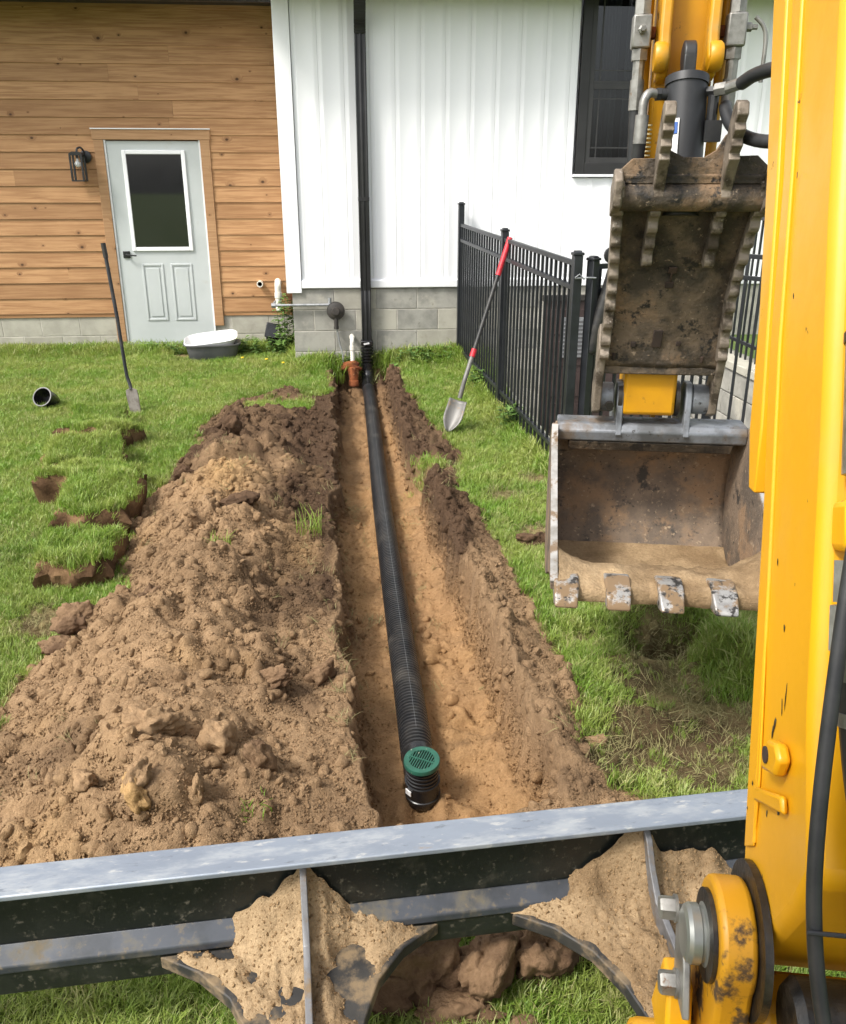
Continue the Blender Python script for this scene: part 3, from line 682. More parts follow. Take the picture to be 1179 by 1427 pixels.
def lawn_keep(X, Y, h, soil, g):
    # frustum of the photograph with a margin of about a step to either side
    f = X * math.sin(PSI) + Y * math.cos(PSI); r = X * math.cos(PSI) - Y * math.sin(PSI)
    return (g > .02) & (np.abs(r) < .62 * f + .7) & ((X < GX1 - .04) | (Y < 4.86))
gx = steps([(-4.6, 2.38, .045)]); gy = steps([(1.15, 9.75, .045)])
near_keep = lambda X, Y, h, s, g: lawn_keep(X, Y, h, s, g) & (Y < 4.2)
far_keep = lambda X, Y, h, s, g: lawn_keep(X, Y, h, s, g) & (Y >= 4.15) & ~((Y > 8.62) & (X > -.5))
lawn = link('lawn_grass', grid_mesh('lawn_grass', gx, gy, near_keep), M['grass'])
add_scatter(lawn, scatter_group('near_grass', tufts, 5200, 'dens', .5, 1.1, 'len', .3, tint=.8))
tag(lawn, 'short mown green grass of the lawn nearest the digger blade', 'grass', kind='stuff')
lawn2 = link('lawn_grass', grid_mesh('lawn_grass_far', gx, gy, far_keep), M['grass'])
add_scatter(lawn2, scatter_group('far_grass', tufts, 2600, 'dens', .6, 1.25, 'len', .35, seed=4, tint=.7))
tag(lawn2, 'green lawn grass stretching back to the house walls', 'grass', kind='stuff')

straw = link('dead_grass', grid_mesh('dead_grass', gx, gy, lambda X, Y, h, s, g: lawn_keep(X, Y, h, s, g + .1) & (Y < 6)), M['dry_grass'])
add_scatter(straw, scatter_group('straw_scatter', dry_tufts, 800, 'bare', .6, 1.2, None, 1.1, seed=21))
tag(straw, 'dead straw coloured grass lying on the worn lawn patches', 'dead grass', kind='stuff')
crumb_keep = lambda X, Y, h, s, g: fields.crumb > .03
sx_ = steps([(-1.4, 1.55, .03)]); sy_ = steps([(1.5, 8.6, .03)])
cr = link('soil_crumbs', grid_mesh('soil_crumbs', sx_, sy_, crumb_keep), M['soil_inst'])
add_scatter(cr, scatter_group('crumb_scatter', crumbs, 1700, 'crumb', .004, .030, None, 3.0, power=14))
tag(cr, 'loose crumbs of soil strewn over the spoil heap and trench', 'soil', kind='stuff')
cr2 = link('soil_grains', grid_mesh('soil_grains', sx_, steps([(1.5, 5.2, .03)]), crumb_keep), M['soil_inst'])
add_scatter(cr2, scatter_group('grain_scatter', grains, 15000, 'crumb', .0016, .0062, None, 3.0, power=2.0, seed=5))
tag(cr2, 'fine grains of soil covering the near spoil heap', 'soil', kind='stuff')
# ------------------------------------------------------------------ the house
YW, YC = 8.6, 9.7                       # white wall face, cedar wall face
house = thing('house', 'house with a cedar clad wing beside a white metal sided wing on block foundations', 'house', (0, YW, 0))
def hb(mb, name, mt, parent=house, **k):
    o = mb.build(name, mt, parent, **k); return o
HY = -YW                                # house local y = world y - YW
# white wing
ww_ = MB().box(-.515, 8, .14, 6, .78, 6).build('white_wall', M['white_siding'], house)
ribs = -.46
k = 0
x = -.40
while x < 5.6:
    x1 = x + .2286
    top = 6.0; spans = [(.885, top)]
    # window opening X 2.2..3.06, Z 1.83..3.5
    pieces = []
    if x1 > 2.18 and x < 3.08:
        if x < 2.18: pieces.append((x, 2.183, .885, top))
        if x1 > 3.08: pieces.append((3.078, x1, .885, top))
        pieces.append((max(x, 2.183), min(x1, 3.078), .885, 1.80))
    else: pieces.append((x, x1 - .0015, .885, top))
    for (a, b, z0, z1) in pieces:
        m = MB(); full = (b - a) > .2
        prof = [(a, 0), (a, -.004)]
        if full:
            rb = a + .175
            prof += [(a + .030, -.004), (a + .034, -.0055), (a + .044, -.0055), (a + .048, -.004), (rb, -.004), (rb + .012, -.0070), (rb + .026, -.0070), (rb + .038, -.004), (b, -.004)]
        else: prof += [(b, -.004)]
        prof += [(b, 0)]
        m.prism(prof, 'z', z0, z1)
        m.build('siding_panel', M['white_siding'], ww_, bevel=.0012, seg=1)
    x = x1
MB().box(-.55, -.405, -.030, .10, .765, 6).build('corner_trim', M['white_trim'], house, bevel=.003)
MB().prism([(-.028, .812), (-.028, .872), (-.006, .89), (.0, .89), (.0, .806), (-.02, .806)], 'x', -.403, 8).build('skirt_trim', M['white_trim'], house, bevel=.002)
# soffit, gutter of the white wing (just above the frame)
MB().box(-.9, 8, -.42, .0, 3.42, 3.46).build('soffit', M['soffit'], house)
gt = MB().prism([(-.50, 3.33), (-.42, 3.30), (-.42, 3.44), (-.53, 3.44), (-.53, 3.40)], 'x', -.9, 8).build('gutter', M['black_metal'], house, bevel=.004)
# window
win = MB()
X0, X1, Z0, Z1 = 2.205, 3.06, 1.835, 3.50
for (a, b, c, d) in ((X0, X0 + .085, Z0, Z1), (X1 - .085, X1, Z0, Z1)): win.box(a, b, -.035, -.001, c, d)
win.box(X0 + .086, X1 - .086, -.034, -.001, Z0, Z0 + .10); win.box(X0 + .086, X1 - .086, -.034, -.001, Z1 - .09, Z1)
wo_ = win.build('window', M['window_frame'], house, bevel=.004)
MB().box(X0 - .02, X1 + .02, -.042, -.001, Z0 - .026, Z0 - .002).build('sill', M['white_trim'], wo_, bevel=.003)
for (zb, zt, yy) in ((Z0 + .10, 2.60, -.012), (2.585, Z1 - .09, -.004)):
    a, b = X0 + .086, X1 - .086
    m = MB(); m.box(a, a + .045, yy - .012, yy, zb, zt); m.box(b - .045, b, yy - .012, yy, zb, zt)
    m.box(a + .046, b - .046, yy - .011, yy, zb, zb + .045); m.box(a + .046, b - .046, yy - .011, yy, zt - .04, zt)
    m.build('sash', M['sash'], wo_, bevel=.002)
    MB().box(a + .04, b - .04, yy - .004, yy - .002, zb + .04, zt - .035).build('pane', M['window_glass'], wo_)
    for xx in (a + .10, b - .10): MB().box(xx - .006, xx + .006, yy - .0075, yy - .0045, zb + .046, zt - .041).build('muntin', M['sash'], wo_)
    for zz in (zb + .13, zt - .12): MB().box(a + .047, b - .047, yy - .0080, yy - .0046, zz - .006, zz + .006).build('muntin', M['sash'], wo_)
MB().box(X0 + .03, X1 - .03, .12, .135, Z0 + .03, Z1 - .03).build('room_dark_panel', M['soffit'], wo_)  # dark panel standing in for the unlit room behind the curtains
for (xa, xb) in ((X0 + .09, X0 + .37), (X1 - .42, X1 - .09)):
    V, F = [], []
    for i in range(61):
        xx = xa + (xb - xa) * i / 60; yy = .075 + .020 * math.sin(i * .62) + .010 * math.sin(i * 1.7 + 1)
        V += [(xx, yy, Z0 + .06), (xx, yy, Z1 - .06)]
        if i: F.append((2 * i - 2, 2 * i, 2 * i + 1, 2 * i - 1))
    MB().add(V, F).build('curtain', M['curtain'], wo_, smooth=80)
# block foundation of the white wing
fd = MB().box(-.495, 8, .0035, .5, -1.2, .80).build('foundation_wall', M['mortar'], house)
blk = {}
def block(parent, x0, x1, z0, z1, mt, y0=0.0, dep=.02):
    key = (round(x1 - x0, 3), round(z1 - z0, 3), mt.name)
    if key not in blk:
        w, h_ = x1 - x0, z1 - z0
        blk[key] = MB().box(0, w, 0, dep, 0, h_).mesh('block'); blk[key].materials.append(mt)
    o = link('block', blk[key], None, parent, (x0, y0 + rnd.uniform(-.002, .001), z0))
    if not o.modifiers:
        b = o.modifiers.new('bevel', 'BEVEL'); b.width = .0025; b.segments = 1
    return o
zc = .803 - .203
row = 0
while zc > -1.1:
    xx = -.50 - (.20 if row % 2 else 0)
    while xx < 3.4:
        a, b = max(xx, -.50), xx + .396
        vis = zc > -.25 or xx > 1.0
        door = (b > 1.98 and zc < .66)
        if vis and not door and b - a > .03: block(fd, a, b - .0, zc + .005, zc + .198, M['block'] if rnd.random() < .6 else M['block_light'])
        xx += .405
    zc -= .203; row += 1
# basement garage door beyond the fence
gd = MB().box(2.0, 3.3, -.002, .010, -1.0, .66).build('garage_door', M['brown_door'], house)
for i in range(5):
    for j in range(3):
        MB().box(2.05 + j * .42, 2.42 + j * .42, -.012, -.004, -.95 + i * .32, -.70 + i * .32).build('panel', M['brown_door'], gd, bevel=.006)
vg = MB().box(2.17, 2.42, -.028, -.014, .10, .50).build('vent_frame', M['galv'], gd)
for i in range(9): MB().box(2.185, 2.405, -.031, -.0285, .125 + i * .04, .147 + i * .04).build('slat', M['tub_grey'], vg)
MB().box(1.96, 3.34, -.03, .01, .662, .72).build('lintel', M['soffit'], house, bevel=.004)

# cedar wing
CY = YC - YW
cw = MB().box(-6.5, -.5, CY + .03, CY + 5, .44, 5).build('cedar_wall', M['cedar_dark'], house)
DX0, DX1 = -2.355, -1.435
EXP = .1605
zz = .445; course = 0
def board(x0, x1, z0, key):
    m = MB().prism([(CY - .002, z0 + .001), (CY - .0015, z0 + .003), (CY + .0105, z0 + EXP + .012), (CY + .028, z0 + EXP + .012), (CY + .028, z0), (CY, z0)], 'x', 0, x1 - x0)
    m.v = [(p[0] + 0, p[1] - CY - rnd.uniform(0, .001), p[2] - z0) for p in m.v]
    return m.build('board', M['cedar'], cw, loc=(x0 + rnd.uniform(0, .0015), CY, z0))
while zz < 3.40:
    cuts = [-6.5, -.585]
    if zz < 2.20: segs = [(-6.5, DX0 - .115), (DX1 + .115, -.585)]
    else: segs = [(-6.5, -.585)]
    for (a, b) in segs:
        js = [a]
        r0 = rnd.uniform(.9, 3.0)
        t_ = a + r0
        while t_ < b - .35:
            js.append(t_); t_ += rnd.uniform(1.5, 3.6)
        js.append(b)
        for i in range(len(js) - 1): board(js[i] + .0008, js[i + 1] - .0008, zz, course)
    zz += EXP; course += 1
MB().box(-.583, -.50, CY - .022, CY + .03, .40, 3.36).build('corner_board', M['cedar_dark'], house, bevel=.003)
for a_, b_ in ((-6.5, DX0 - .116), (DX1 + .116, -.5)): MB().box(a_, b_, CY + .006, CY + .03, .405, .444).build('starter_strip', M['cedar'], house)
MB().box(-6.5, -.52, CY - .55, CY + .1, 3.37, 3.41).build('soffit', M['soffit'], house)
MB().prism([(CY - .60, 3.30), (CY - .55, 3.30), (CY - .55, 3.42), (CY - .66, 3.42), (CY - .66, 3.36)], 'x', -6.5, -.56).build('gutter', M['black_metal'], house, bevel=.004)
fc = MB().box(-6.5, -.49, CY + .022, CY + .4, -.4, .405).build('foundation_wall', M['mortar'], house)
for row in range(3):
    zb = .203 * (1 - row)
    xx = -6.5 - (.2 if row % 2 else 0)
    while xx < -.5:
        a, b = xx, min(xx + .396, -.5)
        if b > -4.8 and not (a > DX0 - .2 and b < DX1 + .2 and zb > .15) and zb > -.25: block(fc, a, b, zb + .005, zb + .198, M['block_light'], CY + .0195)
        xx += .405
# door
door = thing('door_', None, None)
bpy.data.objects.remove(door)
dslab = MB().box(DX0, DX1, CY + .012, CY + .055, .125, 2.155)
dr = dslab.build('door', M['door_paint'], house, bevel=.002)
def dbox(name, x0, x1, y0, y1, z0, z1, mt, bevel=.004): return MB().box(x0, x1, CY + y0 - .010, CY + y1 - .010, z0, z1).build(name, mt, dr, bevel=bevel)
gx0, gx1, gz0, gz1 = -2.168, -1.618, 1.125, 2.03
dbox('pane', gx0, gx1, .012, .016, gz0, gz1, M['glass'], 0)
for (a, b, c, d) in ((gx0 - .04, gx0, gz0 - .04, gz1 + .04), (gx1, gx1 + .04, gz0 - .04, gz1 + .04)): dbox('pane_frame', a, b, .002, .021, c, d, M['white_trim'], .006)
for (c, d) in ((gz0 - .04, gz0), (gz1, gz1 + .04)): dbox('pane_frame', gx0 + .001, gx1 - .001, .002, .021, c, d, M['white_trim'], .006)
for xa in (-2.135, -1.835):      # two raised lower panels: ring groove and centre
    xb = xa + .225; za, zb = .36, .955
    for (a, b, c, d) in ((xa, xa + .022, za, zb), (xb - .022, xb, za, zb), (xa + .0225, xb - .0225, za, za + .022), (xa + .0225, xb - .0225, zb - .022, zb)): dbox('panel_moulding', a, b, .013, .021, c, d, M['door_paint'], .007)
    dbox('panel', xa + .045, xb - .045, .015, .021, za + .045, zb - .045, M['door_paint'], .006)
dbox('handle_plate', DX0 + .045, DX0 + .115, .008, .021, 1.015, 1.085, M['black_metal'], .003)
hm = MB().tube([(DX0 + .08, CY + .01, 1.05), (DX0 + .08, CY - .035, 1.05)], .010, 10).tube([(DX0 + .078, CY - .035, 1.05), (DX0 + .19, CY - .040, 1.042)], .008, 10)
hm.build('handle', M['black_metal'], dr, smooth=40)
for (n_, x0, x1, z0, z1, y0) in (('casing', DX0 - .115, DX0 - .020, .14, 2.165, -.014), ('casing', DX1 + .020, DX1 + .115, .30, 2.165, -.014), ('casing', DX0 - .125, DX1 + .125, 2.166, 2.262, -.018)):
    MB().box(x0, x1, CY + y0, CY + .03, z0, z1).build(n_, M['cedar_trim'], house, bevel=.003)
MB().box(DX0 - .13, DX1 + .13, CY - .03, CY + .03, 2.263, 2.272).build('drip_cap', M['white_trim'], house)
for (a, b) in ((DX0 - .019, DX0 - .002), (DX1 + .002, DX1 + .019)): MB().box(a, b, CY + .001, CY + .05, .125, 2.164).build('jamb', M['white_trim'], house)
MB().box(DX0 - .02, DX1 + .02, CY - .03, CY + .06, .085, .123).build('threshold', M['galv'], house, bevel=.004)

# downspout
ds = thing('downspout', 'black rectangular downspout running down the white siding to the ground', 'downspout', (.207, YW - .06, 0))
pr = [(-.047, -.034), (-.036, -.036), (-.030, -.030), (-.012, -.030), (-.006, -.036), (.006, -.036), (.012, -.030), (.030, -.030), (.036, -.036), (.047, -.034), (.047, .036), (-.047, .036)]
MB().prism(pr, 'z', .285, .80).build('lower_length', M['black_metal'], ds, bevel=.003)
MB().prism([(a * 1.05, b * 1.05) for a, b in pr], 'z', .79, 2.985).build('upper_length', M['black_metal'], ds, bevel=.003)
el = MB()
path = [(0, 0, 2.98), (0, -.015, 3.04), (0, -.06, 3.10), (0, -.25, 3.26), (0, -.34, 3.34), (0, -.38, 3.42)]
for i in range(len(path) - 1):
    a, b = Vector(path[i]), Vector(path[i + 1]); d = b - a
    for j in range(3):
        p = a + d * (j + .5) / 3; q = d.to_track_quat('Z', 'Y').to_matrix()
        el.obox(p, (.102, .080, d.length / 3 * .78), q)
    el.obox((a + b) / 2, (.094, .073, d.length * 1.05), d.to_track_quat('Z', 'Y').to_matrix())
el.build('elbow', M['black_metal'], ds, bevel=.003)
for zs in (1.6,): MB().box(-.052, .052, -.040, -.037, zs, zs + .035).build('strap', M['black_metal'], ds)
# adapter boot
bt = thing('drain_adapter', 'black corrugated downspout adapter at the foot of the downspout', 'pipe fitting', (.207, YW - .062, 0))
prof = []
for i in range(6):
    z = .07 + i * .030; prof += [(.049, z), (.062, z + .006), (.062, z + .019), (.049, z + .025)]
MB().lathe(prof, 24).build('bellows', M['hdpe_gloss'], bt, smooth=50)
MB().box(-.060, .060, -.050, .046, .258, .312).build('socket', M['hdpe_gloss'], bt, bevel=.008)
MB().tube(bez([(0, 0, .08), (0, -.004, .0), (0, -.05, -.07), (0, -.14, -.115), (0, -.22, -.13)], 5), .063, 20).build('bend', M['hdpe_gloss'], bt, smooth=50)
MB().obox((-.005, -.052, .285), (.055, .002, .016), RY(R(-10))).build('paper_tag', M['tag_white'], bt)

# gas regulator, pipe
gr = thing('gas_regulator', 'dark round gas regulator on a grey pipe along the block foundation', 'gas regulator', (-.087, YW - .05, .598))
MB().lathe([(.020, -.03), (.075, -.022), (.088, -.010), (.088, .002), (.080, .003), (.066, .012), (.040, .018), (.036, .032), (.012, .034)], 28, (0, -.02, 0), AYm).build('diaphragm_case', M['regulator'], gr, smooth=25)
MB().tube([(0, -.01, -.07), (0, -.01, -.155)], .022, 12).tube([(0, -.01, -.15), (0, -.01, -.175)], .028, 6).build('spring_cap', M['regulator'], gr, smooth=40)
MB().tube(bez([(.005, -.01, -.17), (.03, 0, -.33), (.055, -.01, -.45), (.05, -.02, -.66)], 8), .008, 8).build('vent_tube', M['galv'], gr, smooth=60)
MB().tube([(-.055, .01, .055), (-.60, .01, .055)], .013, 12).tube([(-.60, .01, .055), (-.60, .30, .055)], .013, 12).tube([(-.055, .01, .055), (-.055, .01, .0)], .016, 10).build('supply_pipe', M['galv'], gr, smooth=60)
MB().tube([(-.07, .01, .055), (-.035, .01, .055)], .024, 8).tube([(-.615, .01, .055), (-.575, .01, .055)], .024, 8).tube([(-.055, .01, .03), (-.055, .01, .12)], .017, 8).build('pipe_fitting', M['galv'], gr, smooth=40)

# white drain pipe and clay stub beside the downspout
sp = thing('drain_pipe', 'white plastic drain pipe dropping into a rusty clay stub beside the downspout', 'pipe', (.062, YW - .16, 0))
MB().tube(bez([(0, .16, .345), (0, .05, .352), (0, .0, .325), (0, 0, .25), (0, 0, .07)], 6), .021, 14).build('pipe', M['pvc'], sp, smooth=50)
MB().tube([(0, 0, .235), (0, 0, .275)], .027, 14).tube([(0, .06, .352), (0, .03, .350)], .026, 14).build('coupling', M['pvc'], sp, smooth=40)
MB().lathe([(.060, .045), (.056, .03), (.048, -.05), (.043, -.085), (.049, -.09), (.051, -.14), (.045, -.145)], 18, (.005, -.02, .03)).build('clay_stub', M['terracotta'], sp, smooth=40)
def blob(name, mt, parent, loc, size, seed, amp=.35, sub=3):
    me = clod_mesh(seed, amp, sub); me.name = name
    for v in me.vertices: v.co = Vector((v.co.x * size[0], v.co.y * size[1], v.co.z * size[2]))
    if len(me.materials) == 0: me.materials.append(mt)
    return link(name, me, None, parent, loc)
blob('rust_crust', M['rust'], sp, (-.010, .0, .078), (.095, .07, .085), 91)

# two pipes on the cedar wall by the corner
p1 = thing('pipe_outlet', 'short white pipe outlet poking straight out of the cedar boards', 'pipe', (-.90, YC, .742))
MB().lathe([(.033, .0), (.033, .10), (.025, .10), (.025, .02)], 20, (0, .02, 0), AYm, cap=False).build('pipe', M['pvc'], p1, smooth=40)
MB().lathe([(.026, .03), (.002, .03)], 20, (0, .02, 0), AYm).build('bore', M['pvc_dark'], p1)
p2 = thing('vent_pipe', 'white plastic elbow pipe turned down the wall corner by the cedar boards', 'pipe', (-.708, YC - .10, 0))
MB().tube(bez([(0, .12, .745), (0, .05, .765), (0, .0, .735), (0, 0, .66), (0, 0, .47)], 7), .034, 18).build('pipe', M['pvc'], p2, smooth=50)
MB().tube([(0, 0, .60), (0, 0, .655)], .040, 18).build('coupling', M['pvc'], p2, smooth=40)

# wall lamp
lp = thing('wall_lamp', 'black lantern wall lamp with a clear glass box beside the door', 'lamp', (-2.60, YC - .005, 1.93))
MB().lathe([(.060, 0), (.060, .018), (.045, .024), (.01, .026)], 24, (.035, .0, .075), AYm).build('back_plate', M['black_metal'], lp, smooth=40)
MB().tube(bez([(.035, -.02, .11), (.02, -.07, .155), (-.01, -.10, .15), (-.02, -.11, .115)], 6), .010, 10).build('arm', M['black_metal'], lp, smooth=50)
cage = MB(); hx, hy = .055, .055; cx, cy = -.02, -.11
for sx in (-1, 1):
    for sy in (-1, 1): cage.box(cx + sx * hx - .009, cx + sx * hx + .009, cy + sy * hy - .009, cy + sy * hy + .009, -.155, .095)
for z in (-.160, .085):
    for s in (-1, 1):
        cage.box(cx - hx - .007, cx + hx + .007, cy + s * hy - .0065, cy + s * hy + .0065, z, z + .014)
        cage.box(cx + s * hx - .0065, cx + s * hx + .0065, cy - hy + .007, cy + hy - .007, z + .001, z + .013)
cage.build('cage', M['black_metal'], lp)
MB().prism([(cx - hx - .01, .0995), (cx + hx + .01, .0995), (cx + .03, .118), (cx - .03, .118)], 'y', cy - hy - .01, cy + hy + .01).build('cap', M['black_metal'], lp)
tg = NT('clear_glass'); tg.set(Base_Color=(.95, .96, .96), Roughness=.02); tg.p.inputs['Transmission Weight'].default_value = 1.0; tg.p.inputs['IOR'].default_value = 1.1
M['clear_glass'] = tg.m
for s in (-1, 1):
    MB().box(cx - hx + .006, cx + hx - .006, cy + s * hy - .001, cy + s * hy + .001, -.147, .086).build('pane', M['clear_glass'], lp)
MB().lathe([(.010, .05), (.012, .03), (.030, .0), (.028, -.02), (.012, -.034), (.002, -.036)], 18, (cx, cy, .01)).build('bulb', M['tub_white'], lp, smooth=80)
MB().tube([(cx, cy, .098), (cx, cy, .055)], .014, 12).build('socket', M['black_metal'], lp, smooth=40)

# ------------------------------------------------------------------ retaining wall and fences
rw = thing('retaining_wall', 'grey block retaining wall with capstones beyond the black gate', 'wall', (3.3, 5.0, 0))
MB().box(.022, .24, .012, 3.55, -1.1, .252).build('core', M['mortar'], rw)
for row in range(7):
    y0 = -(.2 if row % 2 else 0); z = .05 - row * .203
    while y0 < 3.5:
        a, b = max(y0, 0), min(y0 + .396, 3.55)
        if b - a > .05 and z > -.8:
            m = MB().box(0, .02, a, b, z + .005, z + .198); m.build('block', M['block'], rw, bevel=.004, seg=1)
        y0 += .405
y0 = 0
while y0 < 3.5:
    MB().box(-.02, .25, y0, y0 + .44, .255, .325).build('capstone', M['block_light'], rw, bevel=.008); y0 += .447
cw2 = thing('kerb_wall', 'concrete wall under the fence along the sunken drive', 'wall', (GX1, 4.9, 0))
MB().box(.0, .10, .0, 3.65, -1.1, -.02).build('wall', M['concrete'], cw2)

pick_me = MB().box(-.008, .008, -.008, .008, 0, 1.30).mesh('picket'); pick_me.materials.append(M['fence_black'])
def fence_run(name, label, P, Q, top0, top1, n_posts, post_extra, rails=(0.0, -.135, -1.16), low=1.38, cap=True, first=True, last=True, pitch=.098, cat='fence'):
    P, Q = Vector((*P, 0)), Vector((*Q, 0)); d = Q - P; L = d.length
    t = thing(name, label, cat, (P.x, P.y, 0), math.atan2(d.y, d.x))
    zt = lambda s: top0 + (top1 - top0) * s / L
    ps = [L * i / (n_posts - 1) for i in range(n_posts)]
    for i, s in enumerate(ps):
        if (i == 0 and not first) or (i == len(ps) - 1 and not last): continue
        ex = post_extra[i]
        MB().box(s - .026, s + .026, -.026, .026, zt(s) - low - .15, zt(s) + ex).build('post', M['fence_black'], t, bevel=.003)
        po = t.children[-1] if t.children else None
        if cap:
            c = MB().box(s - .031, s + .031, -.031, .031, zt(s) + ex + .001, zt(s) + ex + .016)
            c.prism([(s - .028, zt(s) + ex + .0165), (s + .028, zt(s) + ex + .0165), (s + .012, zt(s) + ex + .026), (s - .012, zt(s) + ex + .026)], 'y', -.02, .02)
            c.build('post_cap', M['fence_black'], t, bevel=.003)
    for r in rails:
        for i in range(n_posts - 1):
            a, b = ps[i] + .027, ps[i + 1] - .027
            MB().prism([(a, zt(a) + r - .028), (b, zt(b) + r - .028), (b, zt(b) + r), (a, zt(a) + r)], 'y', -.014, .014).build('rail', M['fence_black'], t, bevel=.002)
    s = pitch * .6
    while s < L - .02:
        if min(abs(s - q) for q in ps) > .045:
            o = link('picket', pick_me, None, t, (s, 0, zt(s) - 1.325))
        s += pitch
    return t
f1 = fence_run('metal_fence', 'black metal picket fence running from the house wall toward the bucket', (1.12, 8.50), (1.33, 5.0), 1.40, 1.335, 3, (.165, .045, .035))
f2 = fence_run('metal_gate', 'black metal picket gate behind the digger bucket', (1.425, 5.0), (2.48, 5.65), 1.32, 1.30, 2, (.02, .05), cat='gate', first=True, last=False)
f3 = fence_run('metal_fence', 'black metal fence panel glimpsed between the thumb and the boom', (2.50, 5.68), (3.15, 5.05), 1.33, 1.31, 2, (.07, .05))
f4 = fence_run('metal_fence', 'distant black metal fence on top of the retaining wall', (3.44, 8.3), (3.44, 5.2), 1.65, 1.60, 2, (.05, .05))
lt = MB().tube([(-.02, -.03, 1.245), (.05, -.045, 1.25), (.10, -.035, 1.247)], .005, 6).tube([(-.02, -.035, 1.25), (.0, -.05, 1.27), (.03, -.045, 1.24)], .004, 6)
tag(lt.build('gate_tie', M['galv'], None, loc=(1.335, 5.0, 0)), 'twisted wire tying the gate to the fence post', 'wire')
# black padded thing hung on the gate
pad = thing('hanging_pad', 'long black padded strip hanging on the gate by the thumb', 'pad', (1.465, 5.03, 0))
MB().tube(bez([(-.02, -.03, .80), (.0, -.035, .95), (.05, -.035, 1.15), (.085, -.035, 1.30)], 8), [.012] + [.038] * 7 + [.040] * 8 + [.038] * 8 + [.02], 12).build('strip', M['fibreglass'], pad, smooth=60)
MB().lathe([(.02, -.02), (.045, -.015), (.048, .0), (.045, .015), (.02, .02)], 18, (.06, -.05, 1.37), AYm).build('reel', M['black_metal'], pad, smooth=50)

# ------------------------------------------------------------------ tools, tub, cup
sh = thing('round_shovel', 'round point shovel with a red grip leaning on the black fence', 'shovel')
tip, top = Vector((.735, 6.14, .03)), Vector((1.235, 6.62, 1.36))
def frame_between(a, b, upv):
    z = (b - a).normalized(); x = upv.cross(z).normalized(); y = z.cross(x); return Matrix((x, y, z)).transposed()
D = (top - tip); Ls = D.length; FM = frame_between(tip, top, Vector((-.35, -1, .25)))
sh.location = tip; sh.rotation_euler = FM.to_euler()
def sub_tube(name, z0, z1, r, mt, n=12): MB().tube([(0, 0, z0), (0, 0, z1)], r, n).build(name, mt, sh, smooth=50)
MB().tube(bez([(0, -.03, .27), (0, -.012, .34), (0, 0, .42), (0, 0, .60)], 6), .017, 12).build('socket', M['steel_tool'], sh, smooth=50)
sub_tube('collar', .585, .645, .0215, M['red_grip'])
sub_tube('shaft', .63, Ls - .27, .0165, M['fibreglass'])
sub_tube('grip', Ls - .28, Ls + .015, .0205, M['red_grip'])
bl = MB(); nr, nc = 12, 9; V = []
for i in range(nr):
    t = i / (nr - 1); z = t * .25; wd = .072 * (math.sin(min(1, (t + .03) / .55) * math.pi / 2) ** .75) * (1 - .10 * max(0, t - .55))
    for j in range(nc):
        u = -1 + 2 * j / (nc - 1); V.append((u * wd, .030 * u * u - .02 - .05 * math.sin(t * 2.2) * .5 + .012, z))
F = [(i * nc + j, i * nc + j + 1, (i + 1) * nc + j + 1, (i + 1) * nc + j) for i in range(nr - 1) for j in range(nc - 1)]
bl.add(V, F); bo = bl.build('blade', M['steel_tool'], sh, smooth=80)
so = bo.modifiers.new('solid', 'SOLIDIFY'); so.thickness = .004

sp2 = thing('narrow_spade', 'old narrow spade with a black shaft standing upright in the lawn', 'spade')
tip, top = Vector((-1.705, 6.97, -.03)), Vector((-1.815, 7.02, 1.33)); FM = frame_between(tip, top, Vector((-.35, -1, 0)))
sp2.location = tip; sp2.rotation_euler = FM.to_euler(); Ls = (top - tip).length
MB().tube(bez([(0, .0, .24), (.012, -.01, .29), (.022, -.01, .36), (.01, 0, .55), (0, 0, .8)], 6), .014, 10).build('socket', M['old_handle'], sp2, smooth=50)
MB().tube([(0, 0, .78), (-.005, 0, Ls - .10)], .0145, 10).build('shaft', M['old_handle'], sp2, smooth=50)
MB().tube([(-.005, 0, Ls - .11), (-.005, 0, Ls)], .019, 10).build('grip', M['fibreglass'], sp2, smooth=50)
MB().prism([(-.045, 0), (.045, 0), (.055, .19), (.05, .235), (.018, .25), (-.018, .25), (-.05, .235), (-.055, .19)], 'y', -.004, .004).build('blade', M['steel_old'], sp2, bevel=.002)

tb = thing('plastic_tub', 'white oval basin sitting on a grey plastic tub below the door', 'tub', (-1.39, 9.20, .03), R(6))
def tub_lathe(prof, sxx, syy, n=36):
    m = MB().lathe(prof, n, cap=False); nv = []
    for p in m.v:
        r = math.hypot(p[0], p[1]); a = math.atan2(p[1], p[0])
        k = 1 / (abs(math.cos(a)) ** 4 + abs(math.sin(a)) ** 4) ** .25
        nv.append((p[0] * k * sxx, p[1] * k * syy, p[2]))
    m.v = nv; return m
tub_lathe([(.001, .0), (.80, .0), (.84, .01), (.95, .155), (1.03, .16), (1.03, .172), (.95, .172), (.90, .16), (.80, .02), (.001, .02)], .285, .20).build('grey_tub', M['tub_grey'], tb, smooth=50)
wt = tub_lathe([(.001, .0), (.74, .0), (.82, .03), (.97, .105), (1.0, .115), (.97, .12), (.80, .045), (.72, .012), (.001, .012)], .275, .195)
wt.v = [(x_, y_, z_ + .028 * (x_ / .275) + .03 * (y_ / .2)) for x_, y_, z_ in wt.v]
wt.build('white_basin', M['tub_white'], tb, smooth=50, loc=(-.01, 0, .105))

